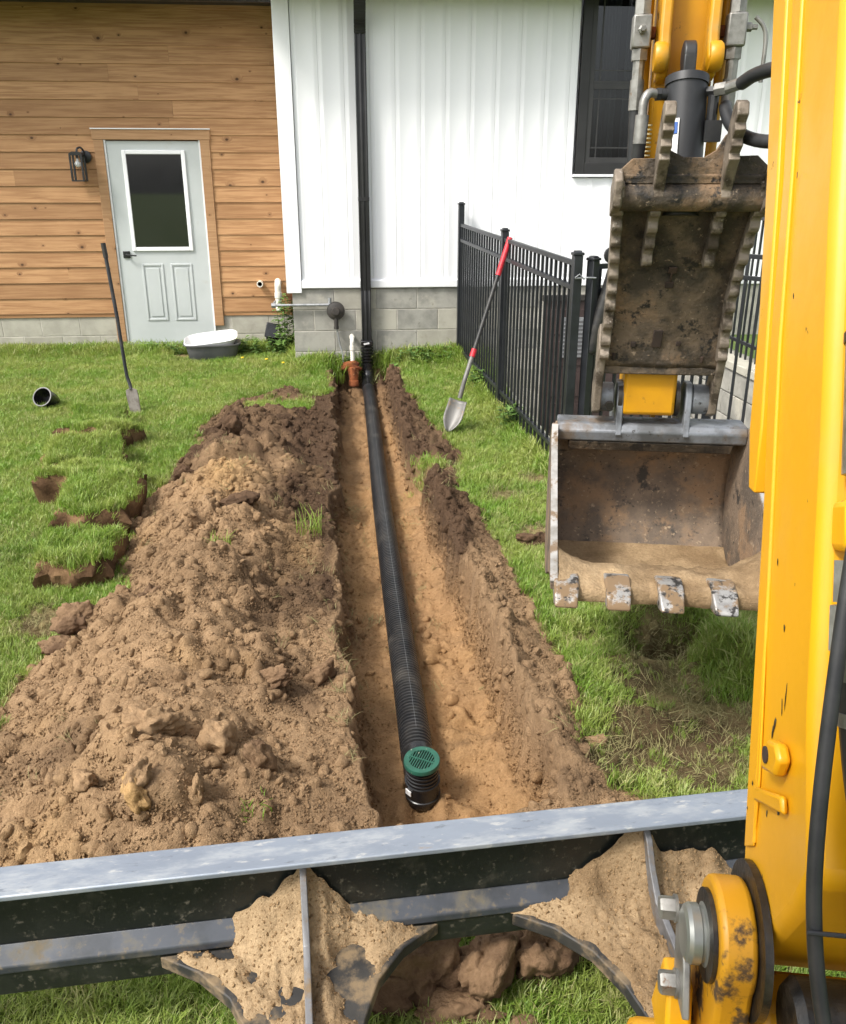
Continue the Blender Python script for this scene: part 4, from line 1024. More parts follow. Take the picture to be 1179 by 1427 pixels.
cup = thing('drain_fitting', 'black round plastic drain cap lying on the lawn', 'pipe fitting', (-2.49, 7.27, .075))
CM = Euler((R(-122), R(0), R(-16))).to_matrix()
MB().lathe([(.060, .085), (.070, .08), (.076, .045), (.078, .04), (.078, -.05), (.083, -.052), (.083, -.07), (.074, -.07), (.070, -.05), (.069, .03), (.055, .05), (.002, .055)][::1], 28, (0, 0, 0), CM @ RX(R(0)) @ Matrix.Scale(-1, 3, (0, 0, 1)) if False else CM, cap=False).build('shell', M['hdpe_gloss'], cup, smooth=40)
MB().lathe([(.060, .085), (.002, .09)], 28, (0, 0, 0), CM).build('end', M['hdpe_gloss'], cup, smooth=40)

pot = thing('plastic_pot', 'small black plastic pot leaning by the weeds at the wall corner', 'pot', (-.78, 9.55, .02))
MB().lathe([(.055, 0), (.072, .12), (.08, .125), (.08, .145), (.068, .145), (.05, .01)], 20, (0, 0, .03), RX(R(14))).build('pot', M['hdpe_gloss'], pot, smooth=40)
MB().obox((-.02, 0, .24), (.13, .02, .16), RX(R(-14)) @ RY(R(12))).build('flap', M['hdpe_gloss'], pot, bevel=.008)

# ------------------------------------------------------------------ drain pipe in the trench
pp = thing('drain_hose', 'long black corrugated drain pipe lying along the trench floor', 'pipe')
NP = 3400
ctrl = [(.207, 8.32, -.127), (.213, 8.0, -.160), (.212, 7.0, -.190), (.202, 5.55, -.196), (.203, 4.55, -.196), (.207, 3.6, -.196), (.211, 3.0, -.196), (.212, 2.60, -.198)]
cp = bez(ctrl, 40)
cl = [0.0]
for i in range(1, len(cp)): cl.append(cl[-1] + (cp[i] - cp[i - 1]).length)
Lp = cl[-1]; pitch = .0205; nr_ = int(Lp / pitch)
pts, rad = [], []
cx_ = np.array([p.x for p in cp]); cy_ = np.array([p.y for p in cp]); cz_ = np.array([p.z for p in cp])
for i in range(nr_):
    for (u, r_) in ((0, .0535), (.34, .0535), (.46, .0605), (.88, .0605)):
        s = (i + u) * pitch; pts.append((np.interp(s, cl, cx_), np.interp(s, cl, cy_), np.interp(s, cl, cz_))); rad.append(r_)
MB().tube(pts, rad, 22).build('corrugated_pipe', M['hdpe'], pp, smooth=35)
st = [Vector((np.interp(s, cl, cx_) + .004, np.interp(s, cl, cy_), np.interp(s, cl, cz_) + .0600)) for s in np.linspace(.4, Lp - .1, 90)]
MB().tube(st, .0010, 5).build('seam', M['tub_grey'], pp)
ri = thing('drain_riser', 'black elbow riser with a round green grate at the near end of the pipe', 'drain', (.219, 2.452, -.27))
ri.scale = (.84, .84, .98)
ri.rotation_euler = (R(8), R(-2), 0)
prof = [(.066, .10)]
for i in range(5):
    z = .105 + i * .017; prof += [(.0625, z), (.0625, z + .006), (.068, z + .008), (.068, z + .015)]
MB().lathe(prof, 32).build('corrugated_neck', M['hdpe_gloss'], ri, smooth=35)
MB().lathe([(.060, .0), (.068, .008), (.070, .03), (.074, .032), (.074, .045), (.070, .047), (.070, .095), (.073, .097), (.073, .108), (.066, .110)], 32).build('elbow_body', M['hdpe_gloss'], ri, smooth=40)
MB().tube([(0, .03, .073), (-.003, .17, .073)], .072, 24).build('side_inlet', M['hdpe_gloss'], ri, smooth=40)
MB().obox((-.062, -.045, .085), (.004, .030, .022), RZ(R(38)) @ RY(R(0))).build('paper_label', M['tag_white'], ri)
gz = .193
grt = MB().lathe([(.052, gz), (.052, gz + .006), (.072, gz + .006), (.074, gz + .002), (.074, gz - .010), (.068, gz - .010)], 36, cap=False).build('grate', M['grate'], ri, smooth=40)
ga = R(62)
for i in range(10):
    o = -.046 + i * .0102; hl = math.sqrt(max(.0525 ** 2 - o ** 2, .0001))
    MB().obox((o * -math.sin(ga), o * math.cos(ga), gz + .003), (hl * 2, .0042, .005), RZ(ga)).build('grate_bar', M['grate'], grt)
MB().obox((0, 0, gz + .0035), (.105, .004, .0065), RZ(ga + R(90))).build('cross_bar', M['grate'], grt)
MB().lathe([(.0625, .10), (.002, .10)], 24).build('inside', M['pvc_dark'], ri)
# ------------------------------------------------------------------ the excavator
HR = -(PSI + R(7))
ex = thing('excavator', 'yellow mini excavator seen from its seat with boom, stick, thumb, bucket and blade', 'excavator', (0, 0, 0), HR)
def ep(mb, name, mt, parent=ex, **k): return mb.build(name, mt, parent, **k)
AC = .426                                # centre plane of boom, stick, thumb and bucket (house right)
# ---- boom: box section leaning forward, bending over out of frame
BL, BRt = .327, .515
boom_poly = [(.94, .74), (1.00, .86), (1.155, 1.344), (1.232, 1.53), (1.287, 1.755), (1.37, 1.99), (1.58, 2.55), (1.78, 2.86), (2.10, 2.98), (2.90, 2.93), (3.08, 2.98), (3.10, 3.10), (2.90, 3.20), (2.0, 3.30), (1.66, 3.22), (1.44, 2.92), (1.30, 2.42), (1.055, 1.72), (.963, 1.497), (.855, 1.199), (.773, 1.044), (.80, .97), (.87, .84)]
boom = ep(MB().prism(boom_poly, 'x', BL, BRt), 'boom', M['yellow'], bevel=.016, seg=3)
# proud left side plate with a stepped edge
side_poly = [(.988, .90), (1.135, 1.344), (1.21, 1.53), (1.265, 1.755), (1.348, 1.99), (1.55, 2.55), (1.51, 2.58), (1.318, 2.02), (1.235, 1.77), (1.175, 1.55), (1.07, 1.27), (.975, 1.02), (.955, .93)]
ep(MB().prism(side_poly, 'x', BL - .004, BL - .0005), 'side_plate', M['yellow'], boom, bevel=.0015)
# front guard plate ending in a slanted tip
guard = [(1.214, 1.342), (1.253, 1.417), (1.283, 1.566), (1.347, 1.756), (1.442, 1.992), (1.67, 2.55), (1.60, 2.56), (1.372, 1.985), (1.289, 1.755), (1.236, 1.57), (1.196, 1.44), (1.184, 1.345)]
ep(MB().prism(guard, 'x', BL - .006, BL + .012), 'guard_plate', M['yellow'], boom, bevel=.003)
# weld ridge, lug with hole, boss
ep(MB().tube([(BL - .0015, .957, .935), (BL - .0015, 1.07, 1.272), (BL - .0015, 1.174, 1.552), (BL - .0015, 1.234, 1.772), (BL - .0015, 1.317, 2.022)], .003, 6), 'weld_bead', M['yellow'], boom, smooth=60)
lug = ep(MB().prism([(.880, 1.120), (.888, 1.092), (.935, 1.068), (.945, 1.085), (.93, 1.115), (.90, 1.13)], 'x', BL - .018, BL - .0015), 'hose_lug', M['yellow'], boom, bevel=.005)
ep(MB().lathe([(.0105, 0), (.0105, .004)], 14, (BL - .0200, .922, 1.098), AX), 'lug_hole', M['pvc_dark'], lug)
ep(MB().prism([(.86, 1.06), (.875, 1.075), (.975, 1.01), (.965, .995)], 'x', BL - .010, BL - .0015), 'gusset_bar', M['yellow'], boom, bevel=.005)
for (b_, z_, rot, l_, w_) in ((.940, 1.170, 12, .030, .0018), (.946, 1.150, 24, .016, .0022), (.962, 1.118, -4, .020, .004), (.964, 1.102, 8, .014, .003), (.995, 1.00, 20, .006, .004), (1.00, .955, 40, .004, .003), (.935, 1.00, 10, .008, .003), (1.02, 1.06, 0, .005, .004), (.90, 1.035, 60, .012, .004), (1.05, 1.30, 25, .010, .002), (1.14, 1.62, 18, .006, .0015), (1.20, 1.76, 22, .007, .0015), (.985, 1.24, 20, .006, .003)):
    cm_ = clod_mesh(int(b_ * 1000), .45, 2); ofs = Vector((BL - .0006 - (.004 if b_ > 1.1 or b_ in (.995, 1.0) else 0), b_, z_))
    for v in cm_.vertices: v.co = ofs + RX(R(-rot)) @ Vector((v.co.x * .0005, v.co.y * w_ * .8, v.co.z * l_ * .9))
    link('paint_scuff', cm_, M['grease'], boom)
# boom foot and swing bracket ear
ear_c = (.905, .822)
ear = [(ear_c[0] + .076 * math.cos(R(a)), ear_c[1] + .076 * math.sin(R(a))) for a in range(-20, 201, 10)] + [(ear_c[0] - .09, .45), (ear_c[0] + .10, .45)]
eo = ep(MB().prism(ear, 'x', .270, .315), 'swing_bracket', M['yellow_worn'], bevel=.008, seg=3)
ep(MB().lathe([(.098, 0), (.098, .010)], 36, (.3155, ear_c[0], ear_c[1]), AX), 'grease_ring', M['grease'], eo, smooth=40)
pin = ep(MB().lathe([(.001, .034), (.029, .034), (.035, .031), (.038, .026), (.038, .015), (.035, .013), (.035, .010), (.040, .008), (.040, .0), (.034, -.004)], 36, (.270, ear_c[0], ear_c[1]), RY(R(-90))), 'boom_pin', M['pin'], smooth=22)
ep(MB().lathe([(.058, 0), (.058, .006), (.047, .007)], 32, (.2695, ear_c[0], ear_c[1]), RY(R(-90))), 'pin_grease', M['grease'], pin, smooth=40)
ep(MB().prism([(ear_c[0] - .05, ear_c[1] - .10), (ear_c[0] + .02, ear_c[1] - .11), (ear_c[0] + .06, ear_c[1] - .01), (ear_c[0] + .03, ear_c[1] + .0), (ear_c[0] - .02, ear_c[1] - .04)], 'x', .238, .248), 'keeper_plate', M['fitting'], pin, bevel=.002)
for (b_, z_) in ((ear_c[0] + .055, ear_c[1] - .015), (ear_c[0] + .0, ear_c[1] - .092)):
    ep(MB().lathe([(.001, .024), (.014, .024), (.016, .021), (.016, 0)], 6, (.238, b_, z_), RY(R(-90))), 'bolt', M['fitting'], pin, smooth=30)
    ep(MB().lathe([(.019, .004), (.019, 0)], 20, (.2385, b_, z_), RY(R(-90))), 'washer', M['fitting'], pin, smooth=30)
ep(MB().prism([(.80, .50), (.80, .70), (.86, .76), (.92, .76), (.92, .50)], 'x', .335, .50), 'swing_post', M['yellow_worn'], bevel=.01)
ep(MB().box(.20, .60, .60, 1.05, .38, .50), 'post_base', M['yellow_worn'], bevel=.02)
ep(MB().prism([(.86, .60), (.90, .73), (.95, .73), (.99, .60)], 'x', .225, .260), 'bracket_foot', M['yellow'], bevel=.006)
gb = ep(MB().lathe([(.045, 0), (.055, .01), (.055, .15), (.045, .16)], 20, (.345, .80, .80), AX), 'grease_boss', M['grease'], smooth=40)
# hoses and fittings on the rear face of the boom
rear = lambda s, o=0.0: ((.773 + .282 * s) - .04 - o, 1.044 + .673 * s)      # s 0..1 along the rear edge
def rp(a, s, o=0.0): b_, z_ = rear(s, o); return (a, b_, z_)
ep(MB().tube([rp(.372, .62, -.012), rp(.372, .82, -.012)], .034, 20), 'cylinder_sleeve', M['fitting'], boom, smooth=40)
ep(MB().tube([rp(.372, .815, -.012), rp(.372, .83, -.012)], .036, 20), 'seal_band', M['hose'], boom, smooth=40)
ep(MB().tube([rp(.378, .83, -.012), rp(.385, 1.3, -.012)], .030, 20), 'steel_line', M['yellow'], boom, smooth=40)
ep(MB().obox(rp(.372, .54, -.02), (.07, .05, .055), RX(R(-22))), 'line_clamp', M['yellow'], boom, bevel=.008)
ep(MB().tube([rp(.358, .50), rp(.358, .44)], .030, 6).tube([rp(.358, .435), rp(.358, .37)], .033, 6), 'hex_fitting', M['fitting'], boom, smooth=25)
ep(MB().tube(bez([rp(.362, .38, .0), rp(.366, .25, .0), rp(.385, .08, .0), rp(.42, -.12, .0), rp(.48, -.35, .0)], 8), .026, 18), 'pressure_hose', M['hose'], boom, smooth=50)
ep(MB().tube([rp(.362, .375), rp(.364, .33)], .030, 18).tube([rp(.365, .285), rp(.366, .265)], .029, 18), 'hose_collar', M['fitting'], boom, smooth=40)
hz_ = bez([rp(.375, .95, .02), rp(.352, .70, .03), rp(.328, .42, .03), rp(.313, .15, .025), rp(.315, -.02, .02), rp(.332, -.17, .02), rp(.37, -.36, .02)], 10)
ep(MB().tube(hz_, .0078, 14), 'small_hose', M['hose'], boom, smooth=60)
ep(MB().tube([rp(.304, -.0, .03), rp(.40, -.0, .03)], .0025, 8), 'cable_tie', M['hose'], boom)
ep(MB().tube(bez([(.36, .83, .70), (.42, .79, .69), (.49, .79, .76), (.56, .82, .74)], 8), .028, 14), 'lower_hose', M['grease'], smooth=60)
ep(MB().tube(bez([(.37, .70, .66), (.43, .68, .72), (.50, .72, .66)], 8), .024, 14), 'lower_hose', M['hose'], smooth=60)

AS = .408
# ---- unseen canopy and deck around the operator, added to shade the boom foot
ep(MB().prism([(-1.05, 2.20), (-1.05, 2.26), (.12, 2.30), (.20, 2.26), (.20, 2.22), (.10, 2.24)], 'x', -.62, .34), 'added_canopy_roof', M['cyl_black'], bevel=.02)
for a_ in (-.58, .30):
    for b_ in (-.98, .14): ep(MB().box(a_ - .025, a_ + .025, b_ - .025, b_ + .025, .58, 2.215), 'added_canopy_post', M['cyl_black'], bevel=.006)
ep(MB().box(-.66, .26, -1.2, .42, .50, .58), 'deck', M['yellow_worn'], bevel=.02)
ep(MB().box(-.30, .22, -.75, -.25, .58, 1.0).box(-.28, .20, -.85, -.70, 1.0, 1.55), 'seat', M['cyl_black'], bevel=.04)
# ---- stick
SW = .086
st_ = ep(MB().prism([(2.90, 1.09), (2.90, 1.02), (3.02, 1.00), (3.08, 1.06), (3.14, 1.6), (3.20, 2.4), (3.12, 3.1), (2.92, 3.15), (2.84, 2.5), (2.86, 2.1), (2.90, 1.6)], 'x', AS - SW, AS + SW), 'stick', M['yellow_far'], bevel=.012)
for s in (-1, 1):       # raised side flanges and cylinder mount bosses on the operator side
    a0, a1 = sorted((AS + s * .050, AS + s * .082))
    ep(MB().prism([(2.858, 2.02), (2.80, 2.03), (2.765, 2.08), (2.79, 2.14), (2.80, 2.5), (2.838, 2.6)], 'x', a0, a1), 'cylinder_mount', M['yellow_far'], st_, bevel=.008)
    ep(MB().lathe([(.036, -.002), (.040, .004), (.040, .026), (.034, .034)], 22, (AS + (.058 if s > 0 else -.092), 2.785, 2.083), AX), 'mount_boss', M['yellow_far'], st_, smooth=40)
ep(MB().tube([(AS - SW + .002, 2.955, .972), (AS - SW + .002, 2.955, 1.0)], .01, 8), 'grease_nipple', M['fitting'], st_)
ep(MB().prism([(AS - .088, 1.04), (AS - .088, .93), (AS + .045, .93), (AS + .045, .99), (AS + .03, .99), (AS + .03, .948), (AS - .07, .948), (AS - .07, 1.04)], 'y', 3.04, 3.07), 'link_guard', M['yellow_far'], st_, bevel=.004)
for s in (-1, 1): ep(MB().lathe([(.060, 0), (.060, .014)], 26, (AS + s * (SW + .002) - (.014 if s < 0 else 0), 2.96, 1.068), AX), 'pin_seal', M['grease'], st_, smooth=40)
# ---- thumb cylinder
cy = ep(MB().tube([(AS + .004, 2.70, 1.66), (AS, 2.762, 2.022)], .057, 26), 'thumb_cylinder', M['cyl_black'], smooth=40)
ep(MB().tube([(AS, 2.757, 2.005), (AS, 2.763, 2.026)], .0605, 26), 'gland', M['cyl_black'], cy, smooth=40)
ep(MB().lathe([(.022, 0), (.040, .003), (.040, .035), (.022, .038)], 22, (AS - .019, 2.775, 2.083), AX).box(AS - .017, AS + .017, 2.735, 2.80, 2.02, 2.085), 'rod_eye', M['cyl_black'], cy, bevel=.004)
ep(MB().obox((AS - .036, 2.685, 1.865), (.034, .003, .11), RX(R(-9.5)) @ RZ(R(-28))), 'sticker', M['tag_white'], cy)
ep(MB().obox((AS - .035, 2.686, 1.895), (.022, .003, .03), RX(R(-9.5)) @ RZ(R(-28))), 'sticker_mark', M['sticker_blue'], cy)
ep(MB().tube([(AS - .05, 2.75, 1.985), (AS - .072, 2.745, 1.985)], .016, 12).tube([(AS - .072, 2.745, 1.985), (AS - .084, 2.743, 1.985)], .018, 6), 'port', M['cyl_black'], cy, smooth=40)
ep(MB().tube(bez([(AS - .082, 2.742, 1.985), (AS - .104, 2.73, 1.987), (AS - .118, 2.72, 1.965), (AS - .120, 2.715, 1.92)], 7), .0125, 12).tube([(AS - .120, 2.715, 1.93), (AS - .122, 2.713, 1.855)], .019, 14), 'elbow_fitting', M['fitting'], cy, smooth=50)
ep(MB().tube(bez([(AS - .122, 2.713, 1.86), (AS - .124, 2.74, 1.76), (AS - .122, 2.83, 1.62), (AS - .11, 2.90, 1.4)], 8), .019, 14), 'pressure_hose', M['hose'], cy, smooth=50)
ep(MB().tube([(AS + .05, 2.74, 1.99), (AS + .085, 2.73, 1.99)], .014, 6).tube([(AS + .072, 2.73, 1.98), (AS + .072, 2.73, 1.87)], .015, 10).box(AS + .052, AS + .098, 2.70, 2.75, 1.86, 1.915), 'port_block', M['cyl_black'], cy, smooth=30)
ep(MB().tube([(AS + .075, 2.72, 1.992), (AS + .10, 2.70, 1.995)], .018, 6).tube([(AS + .10, 2.70, 1.995), (AS + .135, 2.66, 2.005)], .016, 12), 'swage_fitting', M['fitting'], cy, smooth=30)
ep(MB().tube(bez([(AS + .130, 2.665, 2.003), (AS + .150, 2.60, 2.017), (AS + .190, 2.50, 2.022), (AS + .25, 2.36, 2.01), (AS + .30, 2.2, 1.97)], 8), .018, 14), 'pressure_hose', M['hose'], cy, smooth=50)
ep(MB().tube(bez([(AS + .128, 2.83, 1.96), (AS + .105, 2.72, 1.945), (AS + .112, 2.65, 1.90), (AS + .140, 2.57, 1.865), (AS + .19, 2.48, 1.85), (AS + .28, 2.35, 1.855)], 8), .017, 14), 'pressure_hose', M['hose'], cy, smooth=50)
# ---- hard lines and stop valves on both sides of the stick
for s in (-1, 1):
    a = AS + s * .130; b0 = 2.86
    ep(MB().tube([(a - s * .02, b0 + .02, 2.5), (a - s * .02, b0 + .02, 2.20), (a - s * .025, b0 + .02, 1.74)], .016, 12), 'hard_line', M['yellow_far'], st_, smooth=50)
    ep(MB().tube([(a - s * .025, b0 + .02, 1.80), (a - s * .025, b0 + .02, 1.77)], .024, 6).tube([(a - s * .025, b0 + .02, 1.745), (a - s * .025, b0 + .02, 1.715)], .024, 6), 'line_nut', M['yellow_far'], st_, smooth=25)
    ep(MB().tube([(a - s * .025, b0 + .02, 1.71), (a - s * .025, b0 + .02, 1.58)], .028, 12).tube([(a - s * .025, b0 + .02, 1.70), (a - s * .025, b0 + .02, 1.67)], .034, 8), 'line_coupler', M['fitting'], st_, smooth=30)
    ep(MB().box(min(AS + s * .086, a), max(AS + s * .086, a), b0 - .01, b0 + .03, 2.14, 2.17), 'line_bracket', M['rust'], st_, bevel=.003)
    vb = ep(MB().box(a - .026, a + .026, b0 - .055, b0 + .0, 2.110, 2.195), 'stop_valve', M['fitting'], st_, bevel=.005)
    ep(MB().tube([(a, b0 - .028, 2.196), (a, b0 - .028, 2.235)], .024, 6).tube([(a, b0 - .028, 2.236), (a, b0 - .028, 2.32)], .018, 12).tube([(a, b0 - .028, 2.32), (a, b0 - .028, 2.6)], .020, 12), 'valve_fitting', M['fitting'], vb, smooth=30)
    ep(MB().tube([(a, b0 - .028, 2.109), (a, b0 - .028, 2.08)], .024, 6).tube([(a, b0 - .03, 2.08), (a, b0 - .03, 2.03)], .017, 10).tube([(a, b0 - .03, 2.03), (a, b0 - .03, 1.95)], .020, 12), 'valve_fitting', M['fitting'], vb, smooth=30)
    if s < 0:
        ep(MB().tube(bez([(a, b0 - .03, 1.95), (a + .004, b0 - .03, 1.80), (a + .002, b0 - .02, 1.6), (a + .02, b0, 1.4)], 8), .017, 14), 'pressure_hose', M['hose'], st_, smooth=50)
        ep(MB().lathe([(.012, 0), (.012, .014), (.007, .016), (.007, .03)], 6, (a, b0 - .055, 2.155), AYm), 'valve_stem', M['fitting'], vb)
    else:
        ep(MB().lathe([(.012, 0), (.012, .014), (.007, .016), (.007, .03)], 6, (a + .028, b0 - .03, 2.16), AX), 'valve_stem', M['fitting'], vb)
        ep(MB().tube(bez([(a + .05, b0 - .03, 2.185), (a + .075, b0 - .03, 2.16), (a + .085, b0 - .03, 2.12), (a + .085, b0 - .03, 2.02)], 6), .006, 8), 'valve_lever', M['fitting'], vb, smooth=60)
# spring guard beside the left hose
sg = []
for i in range(26): sg.append((AS - .096, 2.78, 1.62 + i * .0115))
mb = MB()
for p in sg: mb.lathe([(.014, -.002), (.014, .002)], 12, p)
ep(mb, 'spring_guard', M['cream'], cy)

# ---- thumb: ribbed plate folded up against the stick
# (b, z) path of the plate face, bottom to top
TP = [(2.865, 1.19), (2.850, 1.28), (2.815, 1.40), (2.775, 1.50), (2.72, 1.60), (2.66, 1.69), (2.60, 1.77)]
TW = [.195, .193, .190, .192, .198, .204, .208]
def tp(s):
    i = min(int(s), len(TP) - 2); f = s - i
    return (TP[i][0] + (TP[i + 1][0] - TP[i][0]) * f, TP[i][1] + (TP[i + 1][1] - TP[i][1]) * f, TW[i] + (TW[i + 1] - TW[i]) * f)
nS, nA = 34, 27
V, F = [], []
for i in range(nS):
    b_, z_, w_ = tp(i / (nS - 1) * (len(TP) - 1))
    for j in range(nA):
        u = -1 + 2 * j / (nA - 1); aa = AC + u * w_
        dd = .006 * mnoise.fractal(Vector((aa * 9, z_ * 9, 3)), 1.0, 2.0, 4)
        V.append((aa, b_ + dd, z_))
for i in range(nS - 1):
    for j in range(nA - 1): F.append((i * nA + j, i * nA + j + 1, (i + 1) * nA + j + 1, (i + 1) * nA + j))
th = ep(MB().add(V, F), 'thumb', M['mud_steel'], smooth=60)
so = th.modifiers.new('solid', 'SOLIDIFY'); so.thickness = .014; so.offset = -1
def holes(u, s, w, h_, name='bolt_slot'):
    b_, z_, w_ = tp(s); b2, z2, _ = tp(min(s + .2, 5.99)); ang = math.atan2(b_ - b2, z2 - z_)
    return ep(MB().obox((AC + u * w_, b_ - .0065, z_), (w, .006, h_), RX(ang)), name, M['pvc_dark'], th, bevel=min(w, h_) * .4)
holes(-.02, 3.05, .026, .022); holes(-.04, 2.60, .026, .022); holes(-.03, 2.83, .006, .05)
holes(-.10, 1.05, .030, .060); holes(-.48, .85, .018, .02); holes(.25, .90, .016, .016); holes(-.78, .38, .008, .025); holes(.66, .34, .010, .022)
# serrated ribs
def rib(a0, s0, s1, nstep, proud, th_, extra=None, name='serrated_rib'):
    pts_f, pts_b = [], []
    n = nstep * 4
    for k in range(n + 1):
        s = s0 + (s1 - s0) * k / n
        b_, z_, _ = tp(min(s, 5.99)) if s < 6 else (0, 0, 0)
        b2, z2, _ = tp(min(min(s, 5.99) + .1, 5.999)); d = Vector((b2 - b_, z2 - z_)).normalized() if (b2 - b_, z2 - z_) != (0, 0) else Vector((-.6, .8))
        nn = Vector((-d.y, d.x))
        if nn.x > 0: nn = -nn
        ph = k % 4
        pr_ = proud + (.014 if ph in (1, 2) else 0.0)
        pts_f.append((b_ + nn.x * pr_, z_ + nn.y * pr_)); pts_b.append((b_ + .004, z_))
    if extra:
        pts_f += extra[0]; pts_b += extra[1]
    poly = pts_f + pts_b[::-1]
    return ep(MB().prism(poly, 'x', a0 - th_ / 2, a0 + th_ / 2), name, M['mud_edge'], th, bevel=.0035)
# outer ribs follow the taper: build in two skewed pieces through vertex shift
for s in (-1, 1):
    o = rib(0.0, .35, 5.9, 11, .030, .030)
    for v in o.data.vertices:
        # spread with the width of the plate at that height
        zz_ = v.co.z; w_ = float(np.interp(zz_, [p[1] for p in TP], TW)); v.co.x += AC + s * (w_ - .010)
# inner ribs end in two upright tines
tine_f = [(2.555, 1.79), (2.53, 1.81), (2.543, 1.825), (2.515, 1.842), (2.527, 1.86), (2.500, 1.88), (2.512, 1.897), (2.490, 1.915), (2.500, 1.945), (2.525, 1.952)]
tine_b = [(2.655, 1.78), (2.63, 1.81), (2.60, 1.86), (2.575, 1.905), (2.548, 1.942)]
for s in (-1, 1):
    o = rib(AC + s * .090, 3.3, 5.9, 5, .030, .030, (tine_f, tine_b), 'tine')
# cross tube and top web
ep(MB().tube([(AC - .200, 2.625, 1.715), (AC + .200, 2.625, 1.715)], .038, 22), 'cross_tube', M['mud_steel'], th, smooth=50)
web = [(-.205, 1.75), (-.208, 1.775), (-.165, 1.815), (-.085, 1.815), (-.082, 1.86), (-.065, 1.835), (-.03, 1.818), (.025, 1.817), (.055, 1.835), (.078, 1.875), (.10, 1.82), (.165, 1.822), (.208, 1.785), (.208, 1.75)]
wb = ep(MB().prism([(AC + p[0], p[1]) for p in web], 'y', 2.605, 2.62), 'top_web', M['mud_steel'], th, bevel=.002)
for s in (-1, 1):
    ep(MB().prism([(2.66, 1.66), (2.56, 1.69), (2.55, 1.76), (2.60, 1.79), (2.68, 1.74)], 'x', AC + s * .202 - .012, AC + s * .202 + .012), 'end_plate', M['mud_edge'], th, bevel=.005)
    # arms down to the bucket pin
    a0 = AC + s * .190
    ep(MB().prism([(2.855, 1.33), (2.83, 1.25), (2.885, 1.10), (2.90, 1.03), (2.95, 1.01), (3.00, 1.04), (3.0, 1.10), (2.94, 1.18), (2.91, 1.30)], 'x', a0 - .013, a0 + .013), 'pivot_arm', M['mud_edge'], th, bevel=.004)
    a1 = AC + s * .155
    ep(MB().lathe([(.045, -.040), (.050, -.036), (.050, .018), (.045, .022)], 24, (a1 + (.01 if s > 0 else 0), 2.955, 1.068), AX), 'pivot_boss', M['bucket_steel'], th, smooth=40)
ep(MB().lathe([(.001, .018), (.014, .018), (.016, .014), (.016, 0)], 6, (AC - .150, 2.890, 1.055), AYm), 'keeper_bolt', M['grease'], th, smooth=30)
ep(MB().prism([(2.50, 1.74), (2.52, 1.74), (2.60, 1.74)], 'x', 0, .001) if False else MB().box(AC - .19, AC + .19, 2.868, 2.88, 1.165, 1.192), 'lower_lip', M['mud_steel'], th, bevel=.004)

# ---- bucket
BW = .325
# inner profile lip -> floor -> back -> top
BP = [(2.275, .660), (2.36, .655), (2.45, .632), (2.55, .590), (2.66, .535), (2.78, .480), (2.90, .462), (3.00, .490), (3.075, .565), (3.11, .67), (3.105, .78), (3.06, .88), (3.00, .945), (2.955, .965)]
BPs = [(p.x, p.y) for p in bez([(a, b, 0) for a, b in BP], 3)]
nA = 22; V, F = [], []
for i, (b_, z_) in enumerate(BPs):
    for j in range(nA):
        u = -1 + 2 * j / (nA - 1); aa = AC + u * (BW - .004); dd = .004 * mnoise.fractal(Vector((aa * 8, b_ * 8, z_ * 8)), 1.0, 2.0, 4)
        V.append((aa, b_ + dd, z_ + dd))
for i in range(len(BPs) - 1):
    for j in range(nA - 1): F.append((i * nA + j, i * nA + j + 1, (i + 1) * nA + j + 1, (i + 1) * nA + j))
bk = ep(MB().add(V, F), 'bucket', M['bucket_in'], smooth=60)
so = bk.modifiers.new('solid', 'SOLIDIFY'); so.thickness = .014; so.offset = -1
sidep = [(p[0] - (0), p[1] - .006) for p in BPs] + [(2.90, .985), (2.875, .975), (2.86, .93), (2.74, .865), (2.58, .80), (2.44, .742), (2.33, .705), (2.270, .676)]
for s in (-1, 1):
    a0 = AC + s * BW
    so_ = ep(MB().prism(sidep, 'x', a0 - .010, a0 + .008), 'side_plate', M['bucket_in'], bk, bevel=.002)
    edge = [(2.88, .985), (2.855, .93), (2.735, .868), (2.575, .802), (2.435, .744), (2.33, .707), (2.268, .680)]
    ep(MB().sheet(edge, 'x', a0 - .0115, a0 + .0095, -.007), 'side_edge', M['edge_bright'], bk)
# top beam
ep(MB().prism([(2.89, .962), (2.91, .985), (3.02, .985), (3.06, .93), (2.985, .915), (2.90, .925)], 'x', AC - BW + .009, AC + BW - .009), 'top_beam', M['bucket_steel'], bk, bevel=.006)
ep(MB().prism([(2.905, .922), (2.985, .912), (2.99, .885), (2.925, .885)], 'x', AC - BW + .05, AC + BW - .05), 'wear_bar', M['mud_steel'], bk, bevel=.005)
for s in (-1, 1):
    a0 = AC + s * .112
    ep(MB().prism([(2.885, .95), (2.90, .98), (2.905, 1.09), (2.93, 1.125), (2.985, 1.125), (3.05, 1.07), (3.16, .98), (3.10, .90), (3.0, .93)], 'x', a0 - .011, a0 + .011), 'ear', M['bucket_steel'], bk, bevel=.004)
